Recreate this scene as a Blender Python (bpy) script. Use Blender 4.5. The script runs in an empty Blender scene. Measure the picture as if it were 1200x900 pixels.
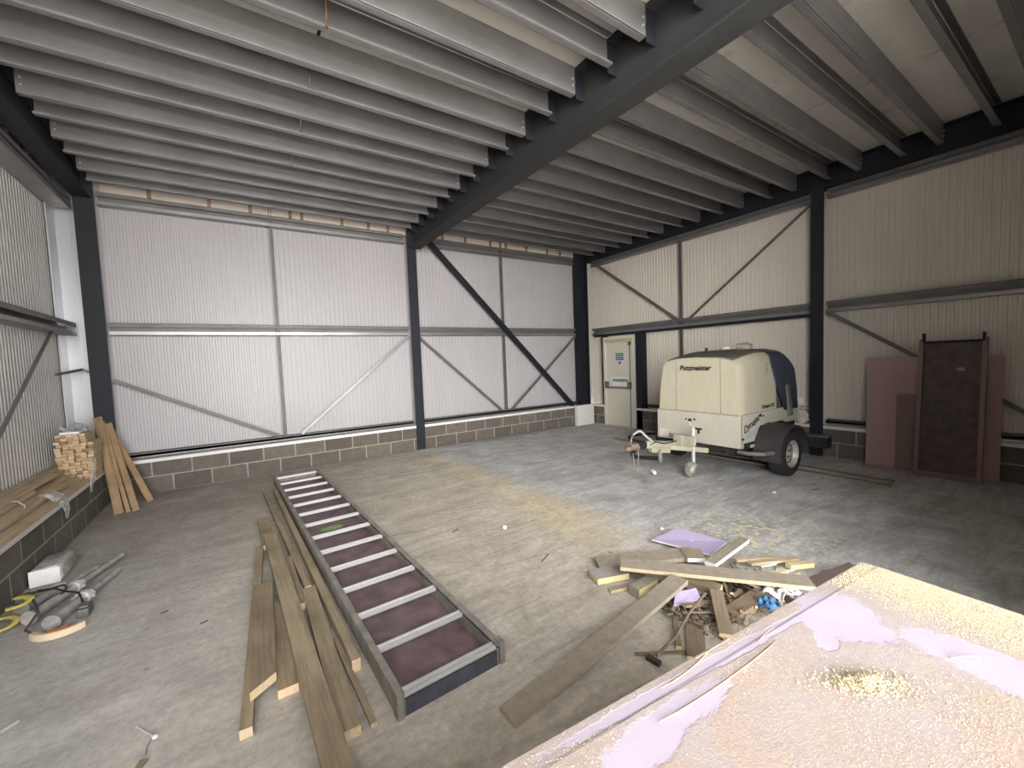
import bpy, math, random
from mathutils import Vector, Matrix, noise
random.seed(7)
C = bpy.context.scene.collection
PI = math.pi

# ------------------------------------------------------------------ materials
def new_mat(name):
    m = bpy.data.materials.new(name); m.use_nodes = True
    nt = m.node_tree
    return m, nt, nt.nodes['Principled BSDF']

def ramp(nt, fac, stops):
    r = nt.nodes.new('ShaderNodeValToRGB')
    el = r.color_ramp.elements
    while len(el) < len(stops): el.new(0.5)
    for e, (p, c) in zip(el, stops):
        e.position = p; e.color = (*c, 1) if len(c) == 3 else c
    nt.links.new(fac, r.inputs[0])
    return r.outputs[0]

def coord(nt, scale=(1, 1, 1), rot=(0, 0, 0), kind='Object'):
    tc = nt.nodes.new('ShaderNodeTexCoord'); mp = nt.nodes.new('ShaderNodeMapping')
    mp.inputs['Scale'].default_value = scale; mp.inputs['Rotation'].default_value = rot
    nt.links.new(tc.outputs[kind], mp.inputs[0])
    return mp.outputs[0]

def noise_tex(nt, vec, scale, detail=4, rough=0.55, dist=0.0):
    n = nt.nodes.new('ShaderNodeTexNoise')
    n.inputs['Scale'].default_value = scale; n.inputs['Detail'].default_value = detail
    n.inputs['Roughness'].default_value = rough; n.inputs['Distortion'].default_value = dist
    nt.links.new(vec, n.inputs['Vector'])
    return n.outputs['Fac']

def mixc(nt, fac, a, b, mode='MIX'):
    m = nt.nodes.new('ShaderNodeMix'); m.data_type = 'RGBA'; m.blend_type = mode
    for s, v in ((0, fac), (6, a), (7, b)):
        if hasattr(v, 'is_linked') or hasattr(v, 'node'): nt.links.new(v, m.inputs[s])
        elif isinstance(v, (int, float)): m.inputs[s].default_value = v
        else: m.inputs[s].default_value = (*v, 1)
    return m.outputs[2]

def math_n(nt, op, a, b=0.5, c=None, clamp=False):
    m = nt.nodes.new('ShaderNodeMath'); m.operation = op; m.use_clamp = clamp
    for i, v in enumerate((a, b, c)):
        if v is None: continue
        if hasattr(v, 'node'): nt.links.new(v, m.inputs[i])
        else: m.inputs[i].default_value = v
    return m.outputs[0]

def bump(nt, bsdf, h, strength=0.3, dist=0.01):
    b = nt.nodes.new('ShaderNodeBump'); b.inputs['Strength'].default_value = strength
    b.inputs['Distance'].default_value = dist
    nt.links.new(h, b.inputs['Height']); nt.links.new(b.outputs[0], bsdf.inputs['Normal'])

def simple(name, col, rough=0.6, metal=0.0, var=0.12, scale=6.0, bmp=0.0, spec=0.5, detail=5):
    m, nt, b = new_mat(name)
    v = coord(nt); n = noise_tex(nt, v, scale, detail)
    lo = tuple(max(0, c * (1 - var)) for c in col); hi = tuple(min(1, c * (1 + var)) for c in col)
    nt.links.new(ramp(nt, n, [(0.3, lo), (0.7, hi)]), b.inputs['Base Color'])
    b.inputs['Roughness'].default_value = rough; b.inputs['Metallic'].default_value = metal
    b.inputs['Specular IOR Level'].default_value = spec
    if bmp: bump(nt, b, noise_tex(nt, v, scale * 8, 3), bmp, 0.005)
    return m

def wood(name, dark, light, grain=14.0, rough=0.75, stain=None):
    m, nt, b = new_mat(name)
    v = coord(nt, (0.9, 14, 14)); n = noise_tex(nt, v, grain / 6, 6, 0.6, 0.6)
    c = ramp(nt, n, [(0.25, dark), (0.55, light), (0.8, tuple(0.8 * x + 0.2 * y for x, y in zip(light, dark)))])
    v2 = coord(nt); n2 = noise_tex(nt, v2, 3.5, 5)
    c = mixc(nt, math_n(nt, 'MULTIPLY', ramp(nt, n2, [(0.45, (0, 0, 0)), (0.75, (1, 1, 1))]), 0.55),
             c, stain or tuple(x * 0.62 for x in dark))
    nt.links.new(c, b.inputs['Base Color']); b.inputs['Roughness'].default_value = rough
    b.inputs['Specular IOR Level'].default_value = 0.25
    bump(nt, b, n, 0.25, 0.004)
    return m

M = {}
M['dark'] = simple('dark_paint', (0.036, 0.037, 0.038), 0.7, 0.0, 0.15, 3, 0, 0.2)
M['darkcol'] = simple('dark_navy_paint', (0.014, 0.016, 0.022), 0.6, 0.0, 0.15, 3, 0, 0.3)
M['galv'] = simple('galvanised', (0.285, 0.278, 0.28), 0.42, 0.7, 0.14, 2.2)
M['edgeglint'] = simple('galvanised_glint', (0.78, 0.77, 0.75), 0.4, 0.3, 0.06, 8)  # pale tone paints the highlight along the joist folds
M['galvd'] = simple('galvanised_dull', (0.15, 0.145, 0.14), 0.55, 0.3, 0.15, 5)
M['alu'] = simple('aluminium', (0.78, 0.77, 0.76), 0.35, 0.55, 0.06, 8)
M['rail_w'] = simple('weathered_grey_rail', (0.25, 0.235, 0.20), 0.75, 0.1, 0.3, 9, 0.1)
M['white'] = simple('white_trim', (0.72, 0.71, 0.69), 0.45, 0, 0.05, 4)
M['cream'] = simple('door_cream', (0.66, 0.63, 0.53), 0.45, 0, 0.04, 2)
M['creamd'] = simple('door_head_yellow', (0.50, 0.46, 0.26), 0.5, 0, 0.06, 3)
M['rubber'] = simple('black_rubber', (0.018, 0.016, 0.018), 0.7, 0, 0.2, 10)
M['fender'] = simple('black_fender_plastic', (0.035, 0.032, 0.034), 0.5, 0, 0.15, 6)
M['navy'] = simple('navy_cover', (0.030, 0.038, 0.065), 0.45, 0, 0.2, 3)
M['black'] = simple('black_print', (0.012, 0.012, 0.012), 0.6, 0, 0.02)
M['wheelrim'] = simple('wheel_silver', (0.42, 0.40, 0.36), 0.45, 0.4, 0.2, 14)
M['rust'] = simple('rusty_brown', (0.16, 0.06, 0.035), 0.85, 0, 0.3, 20)
M['couple'] = simple('dusty_rusty_iron', (0.20, 0.155, 0.12), 0.8, 0.1, 0.3, 14)
M['foam'] = simple('orange_brown_foam', (0.30, 0.17, 0.10), 0.9, 0, 0.25, 30)
M['liner'] = simple('cream_liner', (0.62, 0.56, 0.50), 0.8, 0, 0.1, 5)
M['ply'] = simple('purple_brown_ply', (0.165, 0.110, 0.110), 0.6, 0, 0.38, 7, 0.05, detail=9)
M['plyd'] = simple('dark_brown_ply', (0.075, 0.052, 0.047), 0.6, 0, 0.35, 9, 0.05)
M['pink'] = simple('pink_plasterboard', (0.40, 0.27, 0.265), 0.85, 0, 0.05, 3)
M['pinkb'] = simple('brown_board', (0.22, 0.155, 0.14), 0.85, 0, 0.08, 3)
M['purple'] = simple('purple_plasterboard', (0.50, 0.42, 0.62), 0.85, 0, 0.05, 5)
M['paper'] = simple('white_paper', (0.78, 0.78, 0.76), 0.8, 0, 0.05, 10)
M['yelfoam'] = simple('yellow_insulation', (0.72, 0.62, 0.33), 0.9, 0, 0.08, 25)
M['chip'] = simple('brown_chipboard', (0.35, 0.30, 0.23), 0.9, 0, 0.14, 25, 0.1)
M['chipedge'] = simple('chipboard_edge', (0.52, 0.42, 0.28), 0.9, 0, 0.2, 60, 0.1)
M['plaster'] = simple('grey_plaster_face', (0.36, 0.33, 0.29), 0.9, 0, 0.1, 12)
M['blue'] = simple('blue_plastic', (0.07, 0.20, 0.38), 0.5, 0, 0.1, 8)
M['yellow'] = simple('yellow_webbing', (0.50, 0.43, 0.12), 0.8, 0, 0.15, 30)
M['orange'] = simple('orange_plastic', (0.50, 0.20, 0.09), 0.7, 0, 0.15, 30)
M['steel'] = simple('dirty_steel', (0.42, 0.41, 0.39), 0.5, 0.45, 0.3, 12)
M['green'] = simple('sign_green', (0.03, 0.22, 0.12), 0.5, 0, 0.02)
M['dgreen'] = simple('sign_dark_green', (0.02, 0.11, 0.08), 0.5, 0, 0.02)
M['bluesign'] = simple('sign_blue', (0.04, 0.12, 0.28), 0.5, 0, 0.02)
M['insul'] = simple('cream_insulation', (0.62, 0.52, 0.36), 0.9, 0, 0.08, 12)
M['swoosh'] = simple('pale_blue_print', (0.22, 0.36, 0.42), 0.6, 0, 0.05)
M['endp'] = simple('dark_blue_grey_plate', (0.055, 0.06, 0.075), 0.5, 0, 0.3, 9)
M['roofdark'] = simple('dusty_black_roof', (0.10, 0.085, 0.07), 0.8, 0, 0.3, 8)
M['w_aged'] = wood('aged_timber', (0.20, 0.16, 0.105), (0.36, 0.29, 0.19), 16, stain=(0.13, 0.10, 0.06))
M['w_brown'] = wood('brown_timber', (0.16, 0.118, 0.078), (0.28, 0.215, 0.145), 18, stain=(0.11, 0.08, 0.05))
M['w_new'] = wood('fresh_timber', (0.36, 0.265, 0.165), (0.56, 0.44, 0.30), 10, stain=(0.30, 0.21, 0.13))
M['w_tan'] = wood('tan_plank', (0.22, 0.14, 0.08), (0.38, 0.26, 0.15), 10)
M['w_grey'] = wood('dusty_grey_board', (0.16, 0.135, 0.105), (0.29, 0.25, 0.20), 12)
M['w_end'] = simple('cut_end_grain', (0.66, 0.50, 0.31), 0.85, 0, 0.18, 55, 0.1)
M['w_end2'] = simple('bright_end_grain', (0.56, 0.43, 0.28), 0.85, 0, 0.35, 28, 0.1)
nt_ = M['w_end2'].node_tree; oi = nt_.nodes.new('ShaderNodeObjectInfo'); bs = nt_.nodes['Principled BSDF']
src = bs.inputs['Base Color'].links[0].from_socket
nt_.links.new(mixc(nt_, 1.0, src, ramp(nt_, oi.outputs['Random'], [(0.0, (.45, .36, .28)), (0.35, (.85, .8, .72)), (1.0, (1.1, 1.05, 1.0))]), 'MULTIPLY'), bs.inputs['Base Color'])
M['smear'] = simple('green_paint_smear', (0.24, 0.40, 0.13), 0.7, 0, 0.4, 30)
M['stone'] = simple('dusty_rag', (0.30, 0.27, 0.20), 0.9, 0, 0.3, 20, 0.3)
M['cord'] = simple('brown_cord', (0.06, 0.045, 0.04), 0.9, 0, 0.2, 20)

def film_mat():
    m, nt, b = new_mat('clear_wrap')
    b.inputs['Base Color'].default_value = (0.75, 0.75, 0.74, 1)
    b.inputs['Roughness'].default_value = 0.3
    n = noise_tex(nt, coord(nt), 18, 3)
    nt.links.new(ramp(nt, n, [(0.35, (0.25,) * 3), (0.7, (0.7,) * 3)]), b.inputs['Alpha'])
    return m
M['film'] = film_mat()

def cladding(name, col):
    m, nt, b = new_mat(name)
    n = noise_tex(nt, coord(nt, (0.8, 0.8, 0.25)), 2.0, 4)
    nt.links.new(ramp(nt, n, [(0.3, tuple(c * 0.93 for c in col)), (0.7, col)]), b.inputs['Base Color'])
    b.inputs['Roughness'].default_value = 0.42
    return m
M['clad'] = cladding('white_wall_sheet', (0.445, 0.425, 0.435))
M['cladr'] = cladding('warm_lit_wall_sheet', (0.74, 0.69, 0.60))  # warm light on the right wall put into its sheet colour
M['cladl'] = cladding('grey_wall_sheet', (0.50, 0.48, 0.46))
M['flash'] = simple('silver_flashing', (0.52, 0.53, 0.54), 0.35, 0.45, 0.06, 3)

def block_mat():
    m, nt, b = new_mat('concrete_blockwork')
    tc = nt.nodes.new('ShaderNodeTexCoord')
    br = nt.nodes.new('ShaderNodeTexBrick')
    br.offset = 0.5; br.squash = 1.0
    nt.links.new(tc.outputs['UV'], br.inputs['Vector'])
    br.inputs['Scale'].default_value = 1.0
    br.inputs['Brick Width'].default_value = 0.45; br.inputs['Row Height'].default_value = 0.225
    br.inputs['Mortar Size'].default_value = 0.009; br.inputs['Mortar Smooth'].default_value = 0.1
    br.inputs['Color1'].default_value = (0.130, 0.110, 0.090, 1)
    br.inputs['Color2'].default_value = (0.190, 0.165, 0.138, 1)
    br.inputs['Mortar'].default_value = (0.40, 0.365, 0.32, 1)
    v = coord(nt); n = noise_tex(nt, v, 9, 6, 0.7)
    c = mixc(nt, 0.55, br.outputs['Color'], ramp(nt, n, [(0.25, (0.35,) * 3), (0.75, (1.0,) * 3)]), 'MULTIPLY')
    nt.links.new(c, b.inputs['Base Color']); b.inputs['Roughness'].default_value = 0.95
    h = math_n(nt, 'SUBTRACT', math_n(nt, 'MULTIPLY', noise_tex(nt, v, 120, 3), 0.4), br.outputs['Fac'])
    bump(nt, b, h, 0.5, 0.006)
    return m
M['block'] = block_mat()

def floor_mat():
    m, nt, b = new_mat('dusty_concrete_floor')
    tc = nt.nodes.new('ShaderNodeTexCoord'); sep = nt.nodes.new('ShaderNodeSeparateXYZ')
    nt.links.new(tc.outputs['Object'], sep.inputs[0]); X, Y = sep.outputs[0], sep.outputs[1]
    v = tc.outputs['Object']
    big = noise_tex(nt, v, 0.7, 6, 0.62); mid = noise_tex(nt, v, 2.6, 8, 0.68, 0.5); fine = noise_tex(nt, v, 22, 6, 0.7)
    streak = noise_tex(nt, coord(nt, (0.6, 3.2, 1), (0, 0, 0.35)), 2.4, 7, 0.7, 0.8)
    grey = ramp(nt, mid, [(0.28, (0.24, 0.235, 0.225)), (0.5, (0.39, 0.39, 0.38)), (0.72, (0.52, 0.525, 0.51))])
    cream = ramp(nt, mid, [(0.28, (0.27, 0.235, 0.175)), (0.5, (0.40, 0.355, 0.27)), (0.75, (0.50, 0.45, 0.35))])
    # dusty cream zone left of the sawdust drift
    xn = math_n(nt, 'ADD', X, math_n(nt, 'MULTIPLY', math_n(nt, 'SUBTRACT', mid, 0.5), 1.3))
    a = math_n(nt, 'MULTIPLY_ADD', xn, -3.0, -13.6, True)        # 1 for x < -4.9
    a2 = math_n(nt, 'MULTIPLY_ADD', xn, 0.8, 6.6, True)           # fades out left of x = -7.6
    z1 = math_n(nt, 'MULTIPLY', a, math_n(nt, 'MULTIPLY_ADD', a2, 0.75, 0.15))
    c = mixc(nt, math_n(nt, 'MULTIPLY', z1, 0.85), grey, cream)
    # brown-grey trodden dirt
    dirt = ramp(nt, streak, [(0.46, (0, 0, 0)), (0.72, (1, 1, 1))])
    c = mixc(nt, math_n(nt, 'MULTIPLY', dirt, 0.72), c, (0.19, 0.165, 0.13))
    gr = ramp(nt, noise_tex(nt, v, 55, 4, 0.75), [(0.60, (0, 0, 0)), (0.70, (1, 1, 1))])
    gm = ramp(nt, noise_tex(nt, v, 1.3, 4, 0.6), [(0.42, (0.1,) * 3), (0.62, (1, 1, 1))])
    c = mixc(nt, math_n(nt, 'MULTIPLY', math_n(nt, 'MULTIPLY', gr, gm), 0.8), c, (0.13, 0.10, 0.075))
    left = math_n(nt, 'MULTIPLY_ADD', X, -0.9, -6.1, True)
    c = mixc(nt, math_n(nt, 'MULTIPLY', left, math_n(nt, 'MULTIPLY_ADD', big, 1.0, -0.1, True)), c, (0.30, 0.275, 0.235))
    # darker brown towards the left corner and along the foot of the back wall
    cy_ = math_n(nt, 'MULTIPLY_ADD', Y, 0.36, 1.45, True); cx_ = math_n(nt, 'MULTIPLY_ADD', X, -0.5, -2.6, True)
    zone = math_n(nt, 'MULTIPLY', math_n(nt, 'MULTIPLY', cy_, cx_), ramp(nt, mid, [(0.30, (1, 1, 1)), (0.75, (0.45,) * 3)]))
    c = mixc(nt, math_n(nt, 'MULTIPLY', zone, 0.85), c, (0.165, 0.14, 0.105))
    # pale scuffs
    pale = ramp(nt, noise_tex(nt, coord(nt, (2.2, 1.0, 1), (0, 0, -0.5)), 3.1, 8, 0.75), [(0.58, (0, 0, 0)), (0.72, (1, 1, 1))])
    c = mixc(nt, math_n(nt, 'MULTIPLY', pale, 0.4), c, (0.52, 0.50, 0.46))
    # yellow sawdust drift running from the central column
    d = math_n(nt, 'ABSOLUTE', math_n(nt, 'ADD', xn, 4.62))
    wdt = math_n(nt, 'MULTIPLY_ADD', Y, -0.10, 0.12)
    g = math_n(nt, 'SUBTRACT', 1.0, math_n(nt, 'DIVIDE', d, wdt), clamp=True)
    yl = math_n(nt, 'MULTIPLY', g, math_n(nt, 'MULTIPLY_ADD', fine, 2.0, -0.35, True))
    yend = math_n(nt, 'MULTIPLY_ADD', Y, 0.6, 3.6, True)
    ys = math_n(nt, 'MULTIPLY_ADD', Y, -3.0, -0.6, True)
    c = mixc(nt, math_n(nt, 'MULTIPLY', math_n(nt, 'MULTIPLY', yl, yend), math_n(nt, 'MULTIPLY', ys, 0.8)), c, (0.52, 0.41, 0.20))
    # sawdust flecks by the scrap heap
    dx = math_n(nt, 'ADD', X, 3.6); dy = math_n(nt, 'ADD', Y, 5.75)
    r = math_n(nt, 'SQRT', math_n(nt, 'ADD', math_n(nt, 'MULTIPLY', dx, dx), math_n(nt, 'MULTIPLY', dy, dy)))
    rr = math_n(nt, 'MULTIPLY_ADD', r, -1.6, 1.3, True)
    fl = ramp(nt, noise_tex(nt, v, 16, 4, 0.7), [(0.50, (0, 0, 0)), (0.58, (1, 1, 1))])
    c = mixc(nt, math_n(nt, 'MULTIPLY', rr, fl), c, (0.60, 0.56, 0.36))
    # speckle and small dark marks
    c = mixc(nt, 0.7, c, ramp(nt, fine, [(0.3, (0.66,) * 3), (0.65, (1.14,) * 3)]), 'MULTIPLY')
    vo = nt.nodes.new('ShaderNodeTexVoronoi'); vo.inputs['Scale'].default_value = 1.9
    nt.links.new(v, vo.inputs['Vector'])
    spot = ramp(nt, vo.outputs['Distance'], [(0.02, (1, 1, 1)), (0.045, (0, 0, 0))])
    c = mixc(nt, math_n(nt, 'MULTIPLY', spot, 0.6), c, (0.07, 0.055, 0.045))
    c = mixc(nt, 1.0, c, (1.45, 1.45, 1.47), 'MULTIPLY')
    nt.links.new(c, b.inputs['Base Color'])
    nt.links.new(ramp(nt, mid, [(0.3, (0.55,) * 3), (0.7, (0.85,) * 3)]), b.inputs['Roughness'])
    bump(nt, b, math_n(nt, 'ADD', fine, math_n(nt, 'MULTIPLY', mid, 1.5)), 0.5, 0.008)
    return m
M['floor'] = floor_mat()

def ceil_mat():
    m, nt, b = new_mat('pale_ceiling_board')
    v = coord(nt); n = noise_tex(nt, v, 1.6, 5); n2 = noise_tex(nt, v, 3.3, 4)
    c = ramp(nt, n, [(0.3, (0.82, 0.79, 0.73)), (0.7, (0.90, 0.87, 0.82))])
    c = mixc(nt, ramp(nt, n2, [(0.62, (0, 0, 0)), (0.78, (0.6,) * 3)]), c, (0.58, 0.47, 0.26))
    nt.links.new(c, b.inputs['Base Color']); b.inputs['Roughness'].default_value = 0.85
    return m
M['ceil'] = ceil_mat()

def body_mat(name, col, dirt=(0.42, 0.38, 0.27)):
    m, nt, b = new_mat(name)
    v = coord(nt, (3, 3, 1.2)); n = noise_tex(nt, v, 2.5, 7, 0.7); sp = noise_tex(nt, coord(nt), 45, 4, 0.6)
    c = ramp(nt, n, [(0.3, tuple(x * 0.86 for x in col)), (0.7, col)])
    c = mixc(nt, ramp(nt, sp, [(0.62, (0, 0, 0)), (0.74, (0.7,) * 3)]), c, dirt)
    nt.links.new(c, b.inputs['Base Color']); b.inputs['Roughness'].default_value = 0.5
    return m
M['body'] = body_mat('cream_body', (0.50, 0.465, 0.345))
M['bodyl'] = body_mat('pale_lower_panel', (0.50, 0.485, 0.40), (0.36, 0.34, 0.27))
M['drawbar'] = body_mat('dirty_cream_drawbar', (0.38, 0.35, 0.27), (0.2, 0.15, 0.1))

PATCHES = [(-.44, -.13, .17, .13, .5), (-.93, -.045, .60, .022, -.03), (-1.22, -.11, .22, .05, .1), (-.38, -.42, .09, .22, 0), (-.62, -.16, .06, .03, .4)]
def topboard_mat():
    m, nt, b = new_mat('purple_board_with_sawdust')
    tc = nt.nodes.new('ShaderNodeTexCoord'); sep = nt.nodes.new('ShaderNodeSeparateXYZ')
    nt.links.new(tc.outputs['Object'], sep.inputs[0]); X, Y = sep.outputs[0], sep.outputs[1]
    v = tc.outputs['Object']
    n1 = noise_tex(nt, v, 4.5, 5, 0.6, 0.8); fine = noise_tex(nt, v, 90, 5, 0.75); f2 = noise_tex(nt, v, 240, 3, 0.7)
    base = ramp(nt, noise_tex(nt, v, 5, 4), [(0.3, (0.40, 0.345, 0.42)), (0.7, (0.46, 0.405, 0.475))])
    def patch(cx, cy, rx, ry, rot=0.0):
        ax = math_n(nt, 'SUBTRACT', X, cx); ay = math_n(nt, 'SUBTRACT', Y, cy); c_, s_ = math.cos(rot), math.sin(rot)
        u = math_n(nt, 'ADD', math_n(nt, 'MULTIPLY', ax, c_ / rx), math_n(nt, 'MULTIPLY', ay, s_ / rx))
        w_ = math_n(nt, 'ADD', math_n(nt, 'MULTIPLY', ax, -s_ / ry), math_n(nt, 'MULTIPLY', ay, c_ / ry))
        q = math_n(nt, 'ADD', math_n(nt, 'MULTIPLY', u, u), math_n(nt, 'MULTIPLY', w_, w_))
        return math_n(nt, 'SUBTRACT', 1.0, q)
    pm = None
    for a_ in PATCHES:
        q = patch(*a_); pm = q if pm is None else math_n(nt, 'MAXIMUM', pm, q)
    mask = math_n(nt, 'ADD', math_n(nt, 'ADD', math_n(nt, 'MULTIPLY_ADD', n1, 3.0, -1.5), math_n(nt, 'MULTIPLY_ADD', fine, 1.0, -0.5)), math_n(nt, 'MAXIMUM', pm, -1.2))
    m1 = ramp(nt, mask, [(0.0, (1, 1, 1)), (0.25, (0.12,) * 3)])   # 1 = sawdust, 0 = bare purple board
    saw = ramp(nt, fine, [(0.3, (0.27, 0.225, 0.18)), (0.55, (0.38, 0.32, 0.265)), (0.75, (0.46, 0.40, 0.34))])
    warm = ramp(nt, n1, [(0.45, (1, 1, 1)), (0.65, (1.02, 0.90, 0.70))])
    saw = mixc(nt, 1.0, saw, warm, 'MULTIPLY')
    c = mixc(nt, math_n(nt, 'MULTIPLY', m1, math_n(nt, 'MULTIPLY_ADD', fine, 1.0, 0.25, True)), base, saw)
    # cover towards the edge x = 0 (local): pale yellow dust
    dd = math_n(nt, 'MULTIPLY_ADD', X, 6.5, 1.9, True)
    dd = math_n(nt, 'MULTIPLY', dd, math_n(nt, 'MULTIPLY_ADD', n1, 4.0, -0.9, True))
    yel = ramp(nt, f2, [(0.3, (0.40, 0.35, 0.22)), (0.6, (0.56, 0.51, 0.35))])
    c = mixc(nt, math_n(nt, 'MULTIPLY', dd, 0.9), c, yel)
    nt.links.new(c, b.inputs['Base Color']); b.inputs['Roughness'].default_value = 0.9
    bump(nt, b, math_n(nt, 'MULTIPLY', math_n(nt, 'ADD', fine, f2), m1), 0.5, 0.004)
    return m
M['topb'] = topboard_mat()
M['flake'] = simple('sawdust_flakes', (0.56, 0.48, 0.32), 0.9, 0, 0.25, 60)
M['ground'] = simple('pale_yard_concrete', (0.50, 0.48, 0.45), 0.9, 0, 0.15, 1.2)

# ------------------------------------------------------------------ mesh builder
class B:
    def __init__(s): s.v = []; s.f = []; s.m = []
    def add(s, vs, fs, mi=0):
        k = len(s.v); s.v += [tuple(x) for x in vs]
        for f in fs: s.f.append(tuple(i + k for i in f)); s.m.append(mi)
        return s
    def box(s, x0, x1, y0, y1, z0, z1, mi=0, T=None):
        vs = [Vector((x, y, z)) for z in (z0, z1) for y in (y0, y1) for x in (x0, x1)]
        if T is not None: vs = [T @ v for v in vs]
        return s.add(vs, [(0, 2, 3, 1), (4, 5, 7, 6), (0, 1, 5, 4), (2, 6, 7, 3), (0, 4, 6, 2), (1, 3, 7, 5)], mi)
    def bar(s, p, q, w, h, up=(0, 0, 1), mi=0):
        p, q = Vector(p), Vector(q); d = (q - p); L = d.length; d.normalize()
        up = Vector(up)
        if abs(d.dot(up)) > 0.99: up = Vector((0, 1, 0))
        y = up.cross(d).normalized(); z = d.cross(y)
        T = Matrix.Translation(p) @ Matrix((d, y, z)).transposed().to_4x4()
        return s.box(0, L, -w / 2, w / 2, -h / 2, h / 2, mi, T)
    def cyl(s, p, q, r, r2=None, n=16, mi=0, cap=True):
        p, q = Vector(p), Vector(q); r2 = r if r2 is None else r2
        d = (q - p).normalized(); a = d.orthogonal().normalized(); b = d.cross(a)
        k = []
        for c, rr in ((p, r), (q, r2)):
            k += [c + (a * math.cos(t) + b * math.sin(t)) * rr for t in [2 * PI * i / n for i in range(n)]]
        fs = [(i, (i + 1) % n, (i + 1) % n + n, i + n) for i in range(n)]
        if cap: fs += [tuple(range(n - 1, -1, -1)), tuple(range(n, 2 * n))]
        return s.add(k, fs, mi)
    def tube(s, pts, r, n=8, mi=0, closed=False):
        pts = [Vector(p) for p in pts]; N = len(pts); rings = []; prev = None
        for i, p in enumerate(pts):
            a = pts[(i - 1) % N] if (closed or i) else p; c = pts[(i + 1) % N] if (closed or i < N - 1) else p
            d = (c - a).normalized()
            if prev is None: u = d.orthogonal().normalized()
            else: u = (prev - d * prev.dot(d)).normalized()
            prev = u; w = d.cross(u)
            rr = r[i] if isinstance(r, (list, tuple)) else r
            rings += [p + (u * math.cos(2 * PI * k / n) + w * math.sin(2 * PI * k / n)) * rr for k in range(n)]
        fs = []
        for i in range(N if closed else N - 1):
            j = (i + 1) % N
            for k in range(n): fs.append((i * n + k, i * n + (k + 1) % n, j * n + (k + 1) % n, j * n + k))
        if not closed: fs += [tuple(range(n - 1, -1, -1)), tuple((N - 1) * n + k for k in range(n))]
        return s.add(rings, fs, mi)
    def lathe(s, prof, c, axis='y', n=32, mi=0):
        c = Vector(c); vs = []
        for (r, h) in prof:
            for k in range(n):
                t = 2 * PI * k / n; a, b = r * math.cos(t), r * math.sin(t)
                vs.append(c + (Vector((a, h, b)) if axis == 'y' else Vector((h, a, b)) if axis == 'x' else Vector((a, b, h))))
        m = len(prof); fs = []
        for i in range(m - 1):
            for k in range(n): fs.append((i * n + k, i * n + (k + 1) % n, (i + 1) * n + (k + 1) % n, (i + 1) * n + k))
        return s.add(vs, fs, mi)
    def prism(s, poly, axis, a, b, mi=0):
        """poly: 2D points; axis 'x': (y,z) extruded in x, 'y': (x,z), 'z': (x,y)"""
        f = {'x': lambda u, v, w: (w, u, v), 'y': lambda u, v, w: (u, w, v), 'z': lambda u, v, w: (u, v, w)}[axis]
        n = len(poly); vs = [f(u, v, a) for u, v in poly] + [f(u, v, b) for u, v in poly]
        fs = [(i, (i + 1) % n, (i + 1) % n + n, i + n) for i in range(n)] + [tuple(range(n - 1, -1, -1)), tuple(range(n, 2 * n))]
        return s.add(vs, fs, mi)

def obj(name, b, mats, parent=None, smooth=False, bevel=0, loc=None):
    me = bpy.data.meshes.new(name)
    off = Vector(loc) if loc is not None else None
    me.from_pydata([tuple(Vector(v) - off) for v in b.v] if off is not None else b.v, [], b.f)
    for m in (mats if isinstance(mats, (list, tuple)) else [mats]): me.materials.append(M[m])
    for p, mi in zip(me.polygons, b.m): p.material_index = mi; p.use_smooth = smooth
    me.validate(); me.update()
    import bmesh
    bm = bmesh.new(); bm.from_mesh(me); bmesh.ops.recalc_face_normals(bm, faces=bm.faces); bm.to_mesh(me); bm.free()
    o = bpy.data.objects.new(name, me); C.objects.link(o)
    if off is not None: o.location = off
    if parent is not None: o.parent = parent
    if bevel:
        md = o.modifiers.new('bevel', 'BEVEL'); md.width = bevel; md.segments = 2; md.limit_method = 'ANGLE'
    if smooth:
        md = o.modifiers.new('split', 'EDGE_SPLIT'); md.split_angle = math.radians(40)
    return o

def tag(o, label, cat, group=None):
    o['label'] = label; o['category'] = cat
    if group: o['group'] = group
    return o
def thing(name, label, cat, loc=(0, 0, 0), group=None):
    o = bpy.data.objects.new(name, None); o.empty_display_size = 0.1; C.objects.link(o); o.location = loc
    return tag(o, label, cat, group)
def struct(name, b, m, **k):
    o = obj(name, b, m, **k); o['kind'] = 'structure'; return o
def text(name, body, m, size, loc, rot, parent, shear=0.0, bold=0.0, align='LEFT', sx=1.0, ext=0.0008):
    cu = bpy.data.curves.new(name, 'FONT'); cu.body = body; cu.size = size; cu.shear = shear; cu.offset = bold
    cu.extrude = ext; cu.align_x = align; cu.materials.append(M[m])
    tmp = bpy.data.objects.new(name, cu); C.objects.link(tmp); bpy.context.view_layer.update()
    me = bpy.data.meshes.new_from_object(tmp.evaluated_get(bpy.context.evaluated_depsgraph_get())); bpy.data.objects.remove(tmp)
    o = bpy.data.objects.new(name, me); C.objects.link(o); o.parent = parent
    o.location = loc; o.rotation_euler = rot; o.scale = (sx, 1, 1)
    return o
def copy_tree(o, parent=None):
    c = o.copy(); C.objects.link(c)
    if parent is not None: c.parent = parent
    for ch in list(o.children): copy_tree(ch, c)
    return c

ORD = ['first', 'second', 'third', 'fourth', 'fifth', 'sixth', 'seventh', 'eighth', 'ninth', 'tenth', 'eleventh', 'twelfth',
       'thirteenth', 'fourteenth', 'fifteenth', 'sixteenth', 'seventeenth', 'eighteenth', 'nineteenth', 'twentieth', 'twenty-first']

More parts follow.
